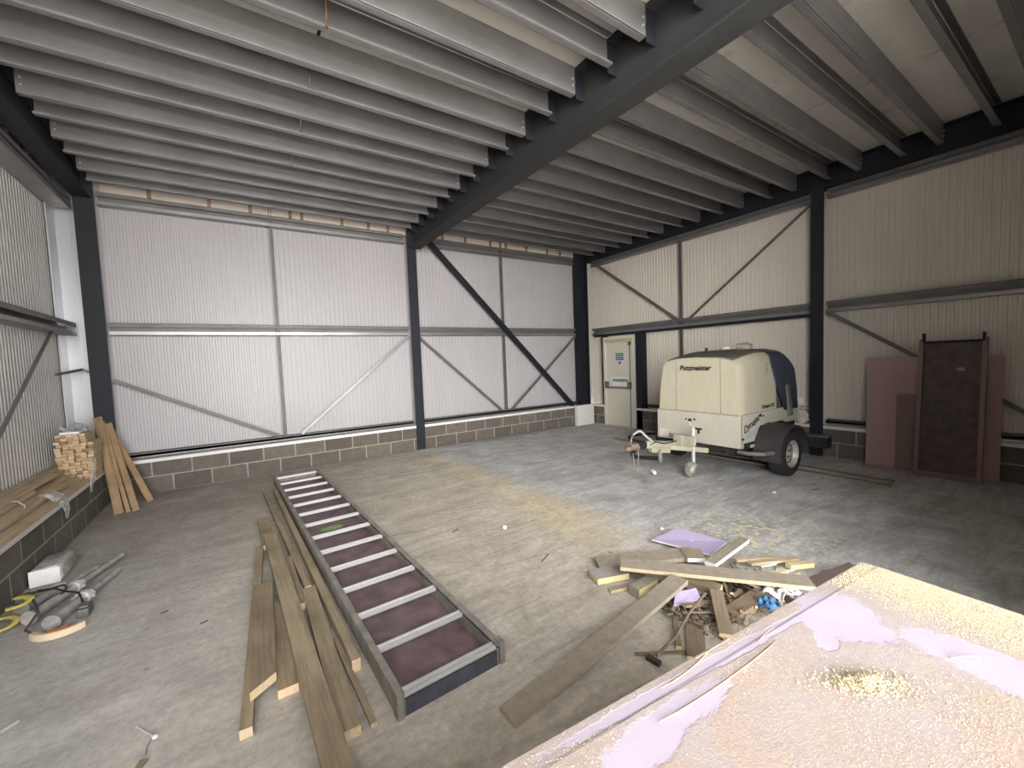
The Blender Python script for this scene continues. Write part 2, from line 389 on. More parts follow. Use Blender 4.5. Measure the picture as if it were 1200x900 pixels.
# ------------------------------------------------------------------ room shell
YF = -8.5                       # inner face of the front wall
XL, XR, YB = -9.30, 0.20, 0.20  # cladding planes
ZC = 4.37
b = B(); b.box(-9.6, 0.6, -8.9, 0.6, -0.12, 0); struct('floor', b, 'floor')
b = B(); b.box(-22, 12, -26, -8.9, -0.14, -0.012); g = obj('yard_ground', b, 'ground'); g['kind'] = 'structure'

# ceiling boards: one slab with open joints between board ends
b = B()
xs = [-9.45, -6.70, -4.27, -1.83, 0.45]
for i in range(4): b.box(xs[i] + .015, xs[i + 1] - .015, YF, 0.4, ZC, ZC + .022)
struct('ceiling', b, 'ceil')
b = B(); b.box(-9.6, 0.6, YF - .1, 0.5, ZC + .03, ZC + .2); o = obj('ceiling_deck', b, 'dark'); o['kind'] = 'structure'; o.name = 'ceiling.001'

def ribbed(plane, a0, a1, z0, z1, axis, mat, name, sgn, parts=None):
    """Micro-rib wall sheet: pitch 72 mm; a runs along the wall; sgn points into the room."""
    bb = B(); prof = []; p = a0
    while p < a1:
        for d, h in ((0, 0), (.033, 0), (.038, .008), (.067, .008), (.072, 0)):
            if p + d <= a1: prof.append((p + d, h))
        p += .0725
    prof.append((a1, 0))
    vs = []
    for z in (z0, z1):
        for a, h in prof:
            q = plane + sgn * (-h)
            vs.append((a, q, z) if axis == 'y' else (q, a, z))
    n = len(prof)
    bb.add(vs, [(i, i + 1, i + 1 + n, i + n) for i in range(n - 1)])
    # back face gives the sheet its real thickness
    t = plane - sgn * .06
    if axis == 'y': bb.box(a0, a1, min(t, plane - sgn * .012), max(t, plane - sgn * .012), z0, z1)
    else: bb.box(min(t, plane - sgn * .012), max(t, plane - sgn * .012), a0, a1, z0, z1)
    return struct(name, bb, mat)
ribbed(YB, -9.42, 0.30, 0.45, 4.4, 'y', 'clad', 'wall_back', -1)
ribbed(XL, YF, 0.22, 0.45, 4.4, 'x', 'cladl', 'wall_left', 1)
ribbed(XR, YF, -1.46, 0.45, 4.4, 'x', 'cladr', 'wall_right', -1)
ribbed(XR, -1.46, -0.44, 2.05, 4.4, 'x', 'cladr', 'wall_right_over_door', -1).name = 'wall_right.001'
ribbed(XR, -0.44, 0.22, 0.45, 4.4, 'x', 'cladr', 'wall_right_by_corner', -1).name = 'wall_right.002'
# front wall with the big door opening (behind the camera)
b = B(); b.box(-4.55, 0.4, YF - .3, YF, 0, 4.5); b.box(-9.6, -4.55, YF - .3, YF, 4.0, 4.5); b.box(-9.6, -9.0, YF - .3, YF, 0, 4.5)
b.box(-4.55, 0.4, -8.2, -7.9, 0, 4.36)  # second inner wall, unseen, added to shade the right side
struct('wall_front', b, 'cladl')

def block_wall(name, x0, x1, y0, y1, along, uoff, zt=0.45):
    bb = B(); bb.box(x0, x1, y0, y1, 0, zt)
    o = struct(name, bb, 'block'); me = o.data; uv = me.uv_layers.new(name='UVMap')
    for p in me.polygons:
        for li in p.loop_indices:
            v = me.vertices[me.loops[li].vertex_index].co
            u = (v.x if along == 'x' else v.y)
            if abs(p.normal.z) > .5: uv.data[li].uv = (u + uoff, (v.y if along == 'x' else v.x))
            elif (along == 'x' and abs(p.normal.x) > .5) or (along == 'y' and abs(p.normal.y) > .5):
                uv.data[li].uv = ((v.y if along == 'x' else v.x) + uoff, v.z)
            else: uv.data[li].uv = (u + uoff, v.z)
    return o
block_wall('baseboard_back', -9.3, 0.14, 0, .14, 'x', 8.294 + 4.5 - .225)
block_wall('baseboard_left', -9.07, -8.93, YF, 0, 'y', 9.1)
block_wall('baseboard_right', 0, .14, YF, -1.44, 'y', 9.0)
block_wall('baseboard_right_by_corner', 0, .14, -0.47, 0, 'y', 9.0).name = 'baseboard_right.001'
def trim(n, *bx, m='white'):
    bb = B()
    for q in bx: bb.box(*q)
    return struct('trim_%d' % n, bb, m)
trim(1, (-9.3, 0.14, -.02, .10, .432, .478))
trim(2, (-9.07, -8.905, YF, -.02, .432, .478))
trim(3, (-.02, .10, YF, -1.44, .432, .478), (-.02, .10, -.47, -.02, .432, .478))
trim(4, (-9.3, 0.14, .10, .19, .452, .468), (-9.29, -9.07, YF, .0, .452, .466), (.10, .19, YF, -1.44, .452, .468), m='galvd')
# mortar fillet and thin floor strip along the back wall
trim(5, (-8.93, -.62, -.035, -.012, 0, .012), m='galvd')
b = B(); b.box(-9.285, -9.0, .175, .19, .47, 4.0); b.box(-9.285, -9.27, -.10, .19, .47, 4.0); b.box(-9.14, -9.135, .165, .175, .47, 4.0)
struct('trim_6', b, 'flash')

# cream liner strip above the top rail on the back wall
b = B(); b.box(-8.8, -.1, .10, .13, 4.10, 4.365); struct('trim_7', b, 'liner')

# ------------------------------------------------------------------ steel frame
def ibeam(bb, p0, p1, depth, width, tf=.014, tw=.010, axis='z'):
    """axis z: column at (x,y) with web along y (depth) ; handled by caller through boxes"""
def column(name, label, x, y, along, z1=4.36, w=.17, d=.30, mat='darkcol'):
    """along 'y': flanges face +-y; 'x': flanges face +-x. x,y = centre."""
    bb = B(); tf = .014
    if along == 'y':
        bb.box(x - w / 2, x + w / 2, y - d / 2, y - d / 2 + tf, 0, z1); bb.box(x - w / 2, x + w / 2, y + d / 2 - tf, y + d / 2, 0.0, z1)
        bb.box(x - .005, x + .005, y - d / 2 + tf, y + d / 2 - tf, 0, z1)
    else:
        bb.box(x - d / 2, x - d / 2 + tf, y - w / 2, y + w / 2, 0, z1); bb.box(x + d / 2 - tf, x + d / 2, y - w / 2, y + w / 2, 0, z1)
        bb.box(x - d / 2 + tf, x + d / 2 - tf, y - .005, y + .005, 0, z1)
    return tag(obj(name, bb, mat), label, 'column')
column('steel_column', 'dark navy steel column in the left corner behind the leaning planks', -8.945, .125, 'y', w=.20)
column('steel_column', 'dark navy steel column in the middle of the back wall under the main beam', -4.56, .118, 'y', z1=4.35)
column('steel_column', 'dark steel column in the far corner beside the fire door', -.22, .04, 'x', w=.20)
column('steel_column', 'dark steel column on the right wall behind the trailer', .118, -4.915, 'x')

# central main beam
MB0, MBT = 3.83, 4.36
def main_beam():
    t = thing('main_beam', 'deep dark steel beam running overhead from the back wall column', 'beam', (-4.5, -4, MB0))
    bb = B(); x0, x1 = -4.63, -4.40
    T = Matrix.Identity(4)
    def bx(*a): bb.box(*a)
    xm = (x0 + x1) / 2
    bx(x0, x1, YF, -.036, MB0, MB0 + .018); bx(x0, x1, YF, -.036, MBT - .018, MBT); bx(xm - .007, xm + .007, YF, -.036, MB0 + .018, MBT - .018)
    o = obj('beam_section', bb, 'dark', t, loc=(-4.5, -4, MB0)); o.location = (0, 0, 0)
    for k in range(20):
        y = -.24 - .4 * k
        c = B(); c.box(xm - .115, xm - .007, y - .004, y + .006, 4.085, 4.34)
        c2 = obj('cleat', c, 'darkcol', t, loc=(-4.5, -4, MB0)); c2.location = (0, 0, 0)
    return t
main_beam()
def edge_beam(x, w, name, label, z0=3.98):
    bb = B(); xm = x
    bb.box(xm - w / 2, xm + w / 2, YF, .10, z0, z0 + .016); bb.box(xm - w / 2, xm + w / 2, YF, .10, 4.34, 4.356)
    bb.box(xm - .006, xm + .006, YF, .10, z0 + .016, 4.34)
    return tag(obj(name, bb, 'darkcol'), label, 'beam')
edge_beam(-8.96, .18, 'edge_beam', 'dark steel edge beam along the top of the left wall')
edge_beam(.07, .18, 'edge_beam', 'dark steel edge beam along the top of the right wall', 4.03)

# floor joists: lipped channels, turned alternately
def joist_mesh(L, flip):
    h, f, lip, t = .25, .062, .018, .0025
    s = 1 if flip else -1
    bb = B()
    def q(y0, y1, z0, z1): bb.box(0, L, min(y0, y1), max(y0, y1), z0, z1)
    q(0, s * t, 0, h); q(0, s * f, 0, t); q(0, s * f, h - t, h); q(s * (f - t), s * f, 0, lip); q(s * (f - t), s * f, h - lip, h)
    # bright strips on the rolled corners, a painted edge highlight
    for zc, zs in ((0, 1), (h, -1)):
        bb.add([(0, -s * .0006, zc + zs * .011), (L, -s * .0006, zc + zs * .011), (L, s * .011, zc - zs * .0006), (0, s * .011, zc - zs * .0006)], [(0, 1, 2, 3)], 1)
        bb.add([(0, s * (f + .0006), zc + zs * .006), (L, s * (f + .0006), zc + zs * .006), (L, s * (f - .006), zc - zs * .0006), (0, s * (f - .006), zc - zs * .0006)], [(0, 1, 2, 3)], 1)
    # swaged stiffening crease
    bb.add([(0, -s * .0, .09), (L, -s * .0, .09), (L, -s * .003, .125), (0, -s * .003, .125), (L, 0, .16), (0, 0, .16)], [(0, 1, 2, 3), (3, 2, 4, 5)])
    return bb
def make_bay(x0, x1, side):
    L = x1 - x0; protos = {}
    for k in range(21):
        y = -.24 - .4 * k; flip = k % 2 == 1
        if flip not in protos:
            jb = joist_mesh(L, flip); o = obj('ceiling_joist', jb, ['galv', 'edgeglint']); s = 1 if flip else -1
            for xe in (.035, L - .035):
                for z in (.07, .13):
                    bo = B(); bo.cyl((xe, -s * .001, z), (xe, -s * .012, z), .009, n=8); obj('bolt', bo, 'alu', o)
            protos[flip] = o; r = o
        else: r = copy_tree(protos[flip])
        r.location = (x0, y, 4.12)
        tag(r, 'galvanised ceiling joist %s of the main beam, %s out from the back wall' % (side, ORD[k]), 'joist', 'galvanised joists %s of the main beam' % side)
make_bay(-8.85, -4.632, 'left')
make_bay(-4.40, -.03, 'right')
for y, z0, z1 in ((-4.42, 4.03, 4.35), (-3.62, 4.07, 4.25), (-3.0, 3.99, 4.13), (-2.2, 3.98, 4.12)):
    bb = B(); bb.cyl((-6.755, y, z0), (-6.75, y - .01, z1 if z1 > 4.2 else 4.36), .006, n=8)
    bb.cyl((-6.755, y, z0 - .004), (-6.755, y, z0 + .012), .011, n=6)
    tag(obj('hanging_rod', bb, 'rust' if y < -4 else 'galvd'),
        {-4.42: 'rusty red rod hanging from the joists, nearest the top edge', -3.62: 'grey rod hanging between joists just beyond the rusty one',
         -3.0: 'short dark rod hanging between joists, third of the row', -2.2: 'short dark rod hanging between joists, farthest of the row'}[y], 'rod')

# wall rails (sheeting rails): lipped channel along a wall
def rail(name, label, p0, p1, zc, h, d, wall, mat='galvd', m2='galv'):
    """wall: 'back','right','left'. p0,p1 along wall; d = how far it stands off the sheet."""
    t = .004; bb = B()
    def bx(a0, a1, n0, n1, z0, z1, mi=0):
        if wall == 'back': bb.box(a0, a1, YB - n1, YB - n0, z0, z1, mi)
        elif wall == 'right': bb.box(XR - n1, XR - n0, a0, a1, z0, z1, mi)
        else: bb.box(XL + n0, XL + n1, a0, a1, z0, z1, mi)
    z0, z1 = zc - h / 2, zc + h / 2
    bx(p0, p1, .008, d, z1 - t, z1); bx(p0, p1, .008, d, z0, z0 + t, 1); bx(p0, p1, .012, .012 + t, z0, z1)
    bx(p0, p1, d - t, d, z0, z0 + .05, 1); bx(p0, p1, d - t, d, z1 - .055, z1)
    bx(p0, p1, .06, .06 + t, z0 + .05, z1 - .05)
    return tag(obj(name, bb, [mat, m2]), label, 'rail')
rail('wall_rail', 'grey horizontal rail at mid height on the back wall, left of the middle column', -8.84, -4.65, 2.295, .165, .13, 'back')
rail('wall_rail', 'grey horizontal rail at mid height on the back wall, right of the middle column', -4.47, -.38, 2.295, .165, .13, 'back')
rail('wall_rail', 'grey top rail under the liner strip on the back wall, left bay', -8.84, -4.65, 4.025, .17, .13, 'back')
rail('wall_rail', 'grey top rail under the liner strip on the back wall, right bay', -4.47, -.38, 4.025, .17, .13, 'back')
rail('wall_rail', 'grey bottom rail above the blockwork of the back wall, left bay', -8.84, -4.65, .53, .07, .10, 'back')
rail('wall_rail', 'grey bottom rail above the blockwork of the back wall, right bay', -4.47, -.38, .53, .07, .10, 'back')
rail('wall_rail', 'grey mid height rail on the right wall over the fire door', -4.83, -.05, 2.285, .165, .13, 'right')
rail('wall_rail', 'grey mid height rail on the right wall above the leaning boards', YF, -5.0, 2.285, .165, .13, 'right', 'galvd', 'galv')
rail('wall_rail', 'grey top rail on the right wall between far corner and column', -4.83, -.05, 3.965, .13, .13, 'right')
rail('wall_rail', 'grey top rail on the right wall beyond the column, above the leaning boards', YF, -5.0, 3.965, .13, .13, 'right')
rail('wall_rail', 'grey bottom rail on the right wall behind the trailer', -4.83, -1.66, .53, .07, .10, 'right')
rail('wall_rail', 'grey bottom rail on the right wall behind the leaning boards', YF, -5.0, .53, .07, .10, 'right')
rail('wall_rail', 'grey mid height rail on the left wall above the stacked boards', YF, .05, 2.285, .165, .16, 'left')
rail('wall_rail', 'grey top rail on the left wall under the edge beam', YF, .05, 3.90, .13, .22, 'left')

def brace(name, label, p, q, w=.045, mat='galvd', normal=(0, 1, 0)):
    bb = B(); bb.bar(p, q, .006, w, up=Vector(normal).cross(Vector(q) - Vector(p)))
    n = Vector(normal); d = (Vector(q) - Vector(p)).normalized(); s = n.cross(d).normalized() * (w / 2)
    bb.bar(Vector(p) + s - n * .014, Vector(q) + s - n * .014, .03, .005, up=n.cross(d))
    return tag(obj(name, bb, mat), label, 'brace')
yb = .085
brace('wall_brace', 'thin diagonal brace falling from the left column to the back wall foot rail', (-8.84, yb, 1.60), (-6.90, yb, .57))
brace('wall_brace', 'thin diagonal brace rising to the left side of the middle column', (-6.60, yb, .57), (-4.64, yb, 2.22), mat='galv')
brace('wall_brace', 'thin diagonal brace falling from the right side of the middle column', (-4.47, yb, 2.20), (-2.62, yb, .57))
brace('wall_brace', 'thin diagonal brace rising towards the corner column, crossing the thick dark one', (-2.36, yb, .57), (-.37, yb, 2.22))
brace('wall_brace', 'thin diagonal brace above the fire door on the right wall', (.09, -.12, 4.0), (.09, -2.46, 2.36), normal=(1, 0, 0))
brace('wall_brace', 'thin diagonal brace rising to the column above the trailer', (.09, -2.72, 2.36), (.09, -4.82, 3.90), normal=(1, 0, 0))
brace('wall_brace', 'thin diagonal brace falling from the column behind the leaning boards', (.09, -5.02, 2.21), (.09, -7.3, .57), normal=(1, 0, 0))
brace('wall_brace', 'dark diagonal brace on the left wall above the stacked boards', (-9.20, -.62, 2.2), (-9.20, -2.95, .60), w=.06, mat='galvd', normal=(-1, 0, 0))
bb = B(); bb.bar((-9.20, -.62, 1.70), (-9.12, .03, 1.76), .02, .03); bb.bar((-9.12, .03, 1.76), (-8.99, .06, 1.68), .02, .03)
tag(obj('corner_bracket', bb, 'galvd'), 'small bent bracket arm in the left corner beside the dark column', 'bracket')
# heavy cross brace: two angles side by side
bb = B(); p, q = Vector((-4.22, -.0, 4.04)), Vector((-.60, -.0, .49)); d = (q - p).normalized(); s = Vector((0, 1, 0)).cross(d)
for k in (-1, 1):
    bb.bar(p + s * .022 * k, q + s * .022 * k, .05, .034, up=s); bb.bar(p + s * .045 * k + Vector((0, .02, 0)), q + s * .045 * k + Vector((0, .02, 0)), .07, .006, up=s)
tag(obj('cross_brace', bb, 'darkcol'), 'thick dark double diagonal brace across the right bay of the back wall', 'brace')
# vertical sag bars
def sag(x, y, z0, z1, label, w=.04):
    bb = B(); bb.box(x - w / 2, x - w / 2 + .006, y - .02, y + .02, z0, z1); bb.box(x + w / 2 - .006, x + w / 2, y - .02, y + .02, z0, z1)
    bb.box(x - w / 2, x + w / 2, y + .014, y + .02, z0, z1)
    tag(obj('sag_bar', bb, 'galvd'), label, 'bar')
sag(-6.84, .09, .56, 4.3, 'thin upright bar halfway along the left bay of the back wall')
sag(-2.50, .09, .56, 4.3, 'thin upright bar halfway along the right bay of the back wall')
bb = B(); bb.box(.055, .098, -2.565, -2.559, .48, 4.0); bb.box(.055, .098, -2.525, -2.519, .48, 4.0); bb.box(.092, .098, -2.565, -2.519, .48, 4.0)
tag(obj('sag_bar', bb, 'galvd'), 'thin upright bar on the right wall, rising behind the trailer', 'bar')
# foam packers in the liner strip
for i, x in enumerate([-8.3, -7.62, -7.1, -6.55, -6.38, -5.75, -5.3, -4.95, -3.86, -3.35, -2.75, -2.35, -1.80, -1.2, -.8]):
    bb = B(); bb.box(x - .022, x + .022, .07, .10, 4.12, 4.27 + .02 * (i % 3))
    tag(obj('foam_packer', bb, 'foam'), 'brown foam packer on the cream strip above the top rail of the back wall', 'packer', 'foam packers above the back wall rail')

# ------------------------------------------------------------------ fire door
bb = B(); y0, y1 = -1.40, -.47
bb.box(-.01, .16, y0, y0 + .055, 0, 2.12); bb.box(-.01, .16, y1 - .055, y1, 0, 2.12); bb.box(-.01, .16, y0 + .055, y1 - .055, 2.065, 2.12)
bb.box(-.01, .16, y0 + .055, y1 - .055, 0, .012)
door = struct('door_1', bb, 'cream')
bb = B(); bb.box(.035, .075, y0 + .06, y1 - .06, .015, 1.985)
leaf = obj('door_leaf', bb, 'cream', door, bevel=.003)
bb = B(); bb.box(-.005, .12, y0 + .055, y1 - .055, 1.99, 2.065); obj('head_panel', bb, 'creamd', door)
bb = B(); bb.box(-.05, .035, -.60, -.545, .90, 1.06); bb.box(-.05, .035, -1.285, -1.225, .90, 1.06); bb.cyl((-.045, -.57, .925), (-.045, -1.26, .925), .016, n=12)
obj('push_bar', bb, 'galvd', leaf)
bb = B(); bb.cyl((.02, -1.255, 1.06), (.02, -1.255, 1.98), .010, n=10); bb.cyl((.02, -1.255, .02), (.02, -1.255, .90), .010, n=10); bb.box(.0, .034, -1.285, -1.225, 1.90, 1.98)
obj('bolt_rod', bb, 'galvd', leaf)
bb = B(); bb.box(.028, .034, -.69, -1.20, .95, 1.17); obj('sign_plate', bb, 'paper', leaf)
bb = B(); bb.box(.024, .029, -.73, -1.18, 1.06, 1.12); sg = obj('sign_band', bb, 'dgreen', leaf)
RW = (PI / 2, 0, -PI / 2)      # text standing on a face that looks towards -x
text('sign_text', 'PUSH BAR TO OPEN', 'paper', .046, (.0225, -.745, 1.075), RW, leaf, sx=1.0)
bb = B(); bb.box(.030, .034, -.83, -1.07, 1.44, 1.74); obj('sign_plate', bb, 'cream', leaf)
bb = B(); bb.box(.026, .030, -.835, -1.065, 1.655, 1.73); obj('sign_band', bb, 'green', leaf)
bb = B(); bb.box(.026, .030, -.835, -1.065, 1.565, 1.64); obj('sign_band', bb, 'bluesign', leaf)
bb = B(); bb.cyl((.026, -.95, 1.50), (.031, -.95, 1.50), .035, n=20); obj('sign_disc', bb, 'bluesign', leaf)
text('sign_text', 'FIRE DOOR', 'paper', .036, (.0245, -.85, 1.680), RW, leaf)
text('sign_text', 'KEEP SHUT', 'paper', .036, (.0245, -.85, 1.590), RW, leaf)
# dark jamb posts each side
bb = B(); bb.box(.0, .18, -1.60, -1.44, .0, 2.20); tag(obj('door_post', bb, 'darkcol'), 'dark steel post beside the fire door on its trailer side', 'post')
bb = B(); bb.box(.02, .18, -.47, -.40, 0.0, 2.20); tag(obj('door_post', bb, 'darkcol'), 'thin dark steel post beside the fire door on its corner side', 'post')
bb = B(); bb.box(.05, .17, -4.82, -.14, 2.155, 2.20); tag(obj('lintel_channel', bb, 'darkcol'), 'long dark channel under the rail over the fire door', 'channel')
# white panel at the corner column's foot
bb = B(); bb.box(-.63, -.06, -.16, -.07, 0, .49); tag(obj('white_box', bb, 'white', bevel=.004), 'white box casing on the floor at the foot of the far corner column', 'box')

# ------------------------------------------------------------------ staging board on the floor
def staging(name, label, L, W, H, nr, railm, plym, rungm, rung_w=.045):
    """local: x across 0..W, y along 0..L, z up; rungs on top, ply below"""
    t = thing(name, label, 'staging board')
    for k, x in enumerate((0, W - .038)):
        bb = B(); bb.box(x, x + .038, 0, L, 0, .012); bb.box(x, x + .038, 0, L, H - .012, H)
        xm = x if k == 0 else x + .030
        bb.box(xm, xm + .008, 0, L, .012, H - .012)
        xi = x + .030 if k == 0 else x
        bb.box(xi, xi + .008, 0, L, .012, H - .03)
        obj('side_rail', bb, railm, t, bevel=.002)
    bb = B(); bb.box(.04, W - .04, .03, L - .01, .010, .022); obj('plywood_deck', bb, plym, t)
    for i in range(nr):
        y = .035 + (L - .09) * i / (nr - 1)
        bb = B(); z = H - .035
        bb.box(.038, W - .038, y - rung_w / 2, y + rung_w / 2, z, z + .004)
        bb.box(.038, W - .038, y - rung_w / 2, y - rung_w / 2 + .012, z, z + .024); bb.box(.038, W - .038, y + rung_w / 2 - .012, y + rung_w / 2, z, z + .024)
        bb.box(.038, W - .038, y - .006, y + .006, z, z + .018)
        obj('rung', bb, rungm, t)
    for y0 in (0.0, L - .012):
        bb = B(); bb.box(.038, W - .038, y0, y0 + .012, 0, H - .04); obj('end_plate', bb, 'endp' if y0 == 0 else railm, t)
    for x in (-.006, W - .026):
        bb = B(); bb.box(x, x + .032, -.012, .05, -.0, H + .012); obj('end_cap', bb, railm, t, bevel=.004)
    return t
st = staging('staging_board', 'long aluminium staging board lying upside down on the floor with rungs showing', 4.98, .60, .115, 14, 'rail_w', 'ply', 'alu')
bb = B(); bb.lathe([(0, .0012), (.05, .0012), (.06, 0)], (0, 0, 0), 'z', 18); bb.v = [(.28 + x * 1.8, 2.62 + y * 1.0, .0226 + z) for x, y, z in bb.v]
o = obj('paint_smear', bb, 'smear', [c for c in st.children if c.name.startswith('plywood_deck')][0]); o['label'] = 'pale green paint smear'
st.location = (-6.905, -5.73, .0); st.rotation_euler = (0, 0, math.radians(2.25))

# ------------------------------------------------------------------ loose planks
def plank(name, label, p0, p1, w, t, z0=0, z1=0, mat='w_aged', end='w_end', cat='plank', group=None, roll=0, cut=0.0, warp=0.0, w1=None, faces=None):
    """centre line p0->p1 (x,y of the lower face), z0/z1 height of underside at each end"""
    a = Vector((p0[0], p0[1], z0)); c = Vector((p1[0], p1[1], z1)); L = (c - a).length
    n = 8; bb = B(); vs = []; w1 = w1 or w
    for i in range(n + 1):
        u = i / n; ww = w + (w1 - w) * u; zz = warp * math.sin(PI * u)
        x0_, x1_ = u * L, u * L
        if i == n: x0_ += cut; 
        for (y, z, xx) in ((-ww / 2, 0, x0_), (ww / 2, 0, x1_), (ww / 2, t, x1_), (-ww / 2, t, x0_)):
            vs.append((xx, y, z + zz))
    fs = []; mi = []
    for i in range(n):
        for k in range(4): fs.append((i * 4 + k, i * 4 + (k + 1) % 4, i * 4 + 4 + (k + 1) % 4, i * 4 + 4 + k)); mi.append(2 if (faces and k in (1, 3)) else 0)
    bb.add(vs, fs); bb.m = mi; bb.add(vs[:4], [(3, 2, 1, 0)], 1); bb.add(vs[-4:], [(0, 1, 2, 3)], 1)
    o = obj(name, bb, [mat, end] + ([faces] if faces else []))
    o.location = a; d = (c - a).normalized()
    o.rotation_euler = (Matrix((d, Vector((0, 0, 1)).cross(d).normalized(), d.cross(Vector((0, 0, 1)).cross(d)).normalized())).transposed() @ Matrix.Rotation(roll, 3, 'X')).to_euler()
    return tag(o, label, cat, group)
TG = 'loose timbers beside the staging board'
def T(label, far, near, w, t, z=0.001, **k):
    return plank('timber_plank', label, far, near, w, t, z, z, group=TG, **k)
T('thin stick with bright split end, outermost of the timbers beside the staging board', (-7.36, -3.184), (-7.50, -5.41), .052, .045, end='w_new')
T('brown grained plank with slanting sawn end lying on the outermost stick', (-7.372, -4.07), (-7.418, -5.16), .115, .045, cut=.09, mat='w_brown', z=.047)
T('short flat board between the brown grained plank and the longest plank', (-7.30, -4.32), (-7.315, -5.25), .075, .045, w1=.095, cut=.0)
T('short weathered end of plank under the top of the longest plank', (-7.297, -2.36), (-7.286, -3.20), .105, .045)
T('longest weathered plank running out of view at the bottom', (-7.270, -3.02), (-7.19, -6.15), .105, .047, z=.046)
T('short board with pale cut end tucked between two wide planks', (-7.178, -3.58), (-7.174, -4.46), .07, .043, end='w_end')
T('wide flat plank with pale sawn end, next to the longest plank', (-7.092, -4.26), (-7.110, -5.70), .09, .047)
T('narrow batten at the far end beside the staging board', (-7.225, -1.24), (-7.15, -3.0), .045, .04)
T('narrow batten with pale top, continuing towards the wide flat plank', (-7.15, -3.03), (-7.095, -4.25), .042, .05, z=.001)
T('long timber with sawn end lying tight against the staging board rail', (-7.112, -1.30), (-6.990, -5.29), .046, .07)
T('thin offcut strip emerging from under the wide flat plank', (-7.038, -4.95), (-7.008, -5.70), .028, .022)

# boards and battens on the left ledge
k = 0
lab = ['wall', 'second from wall', 'third from wall', 'outermost']
for lay, (zz, xs_, y1s) in enumerate(((.476, [-9.235, -9.13, -9.03, -8.945], (-.95, -.96, -1.0, -1.05)), (.512, [-9.24, -9.135, -9.045], (-.62, -.98, -1.02)), (.548, [-9.235, -9.12, -9.02], (-.60, -1.02, -1.55)), (.584, [-9.23, -9.125], (-1.0, -1.9)), (.620, [-9.235, -9.14], (-.66, -1.25)))):
    for i, x in enumerate(xs_):
        plank('ledge_board', 'pale board lying along the left ledge, %s layer, %s' % (('bottom', 'second', 'third', 'fourth', 'top')[lay], lab[i]) , (x, y1s[i]), (x + .004, -6.5 + .2 * i), .083, .034, zz, zz, mat='w_new', cat='board', group='pale boards stacked along the left ledge')
cnt = 0
for r in range(15):
    ncol = 6 if r < 8 else (6 if r < 12 else 5)
    for c in range(ncol):
        x = -9.17 + c * .051 + random.uniform(-.004, .004); z = .476 + r * .036; y = -.90 + random.uniform(-.045, .035)
        bb = B(); bb.box(-.024, .024, -.0, .36, 0, .033, 0); bb.m = [0, 0, 1, 1, 0, 0]
        if cnt == 0:
            proto = obj('timber_batten', bb, ['w_new', 'w_end2']); o = proto
        else: o = proto.copy(); C.objects.link(o)
        cnt += 1
        o.location = (x, y, z); o.rotation_euler = (0, 0, random.uniform(-.01, .01))
        tag(o, 'short sawn batten in the wrapped stack in the left corner, end grain showing', 'batten', 'battens stacked in the left corner')
# wrap scraps and straps
def crumple(name, label, cx, cy, cz, sx, sy, sz, mat, cat, seed, n=9):
    bb = B(); vs = []
    for i in range(n):
        for j in range(n):
            u, v = i / (n - 1) - .5, j / (n - 1) - .5
            d = noise.noise(Vector((u * 4 + seed, v * 4, seed)))
            e = noise.noise(Vector((u * 9, v * 9 + seed, 3)))
            vs.append((cx + sx * (u + .12 * e), cy + sy * (v + .12 * d), cz + sz * (.5 + d)))
    bb.add(vs, [(i * n + j, i * n + j + 1, (i + 1) * n + j + 1, (i + 1) * n + j) for i in range(n - 1) for j in range(n - 1)])
    o = obj(name, bb, mat, smooth=True); m = o.modifiers.new('s', 'SOLIDIFY'); m.thickness = .002
    return tag(o, label, cat)
def drape(name, label, pts, w, mat, cat, th=.003):
    """strip that follows pts, width along y"""
    bb = B(); vs = []
    for i, p in enumerate(pts):
        ww = w[i] if isinstance(w, (list, tuple)) else w
        vs += [(p[0], p[1] - ww / 2, p[2]), (p[0] + .004, p[1] + ww / 2, p[2] + .002)]
    bb.add(vs, [(2 * i, 2 * i + 1, 2 * i + 3, 2 * i + 2) for i in range(len(pts) - 1)])
    o = obj(name, bb, mat, smooth=True); m = o.modifiers.new('s', 'SOLIDIFY'); m.thickness = th
    return tag(o, label, cat)
drape('wrap_scrap', 'torn clear plastic wrap hanging over the ledge, nearer piece', [(-9.02, -2.02, .592), (-8.97, -1.98, .575), (-8.925, -1.95, .52), (-8.897, -1.93, .48), (-8.892, -1.90, .38), (-8.897, -1.91, .30)], [.10, .22, .26, .18, .12, .04], 'film', 'plastic wrap')
drape('wrap_scrap', 'torn clear plastic wrap hanging below the batten stack', [(-8.87, -.96, .72), (-8.865, -1.02, .62), (-8.88, -1.06, .53), (-8.892, -1.08, .45), (-8.896, -1.09, .36)], [.08, .14, .16, .10, .04], 'film', 'plastic wrap')
crumple('wrap_scrap', 'crumpled clear plastic wrap on top of the batten stack', -9.05, -.70, 1.02, .24, .30, .09, 'film', 'plastic wrap', 2.2)
drape('pack_strap', 'pale packing strap end curling on the ledge boards', [(-9.17, -2.30, .622), (-9.12, -2.33, .635), (-9.06, -2.35, .625), (-9.0, -2.42, .592), (-8.985, -2.5, .588)], .02, 'liner', 'strap')
bb = B(); bb.box(-9.15, -8.99, -.90, -.62, 1.014, 1.042); tag(obj('paper_packet', bb, 'paper', bevel=.004), 'white packet lying on top of the batten stack', 'packet')

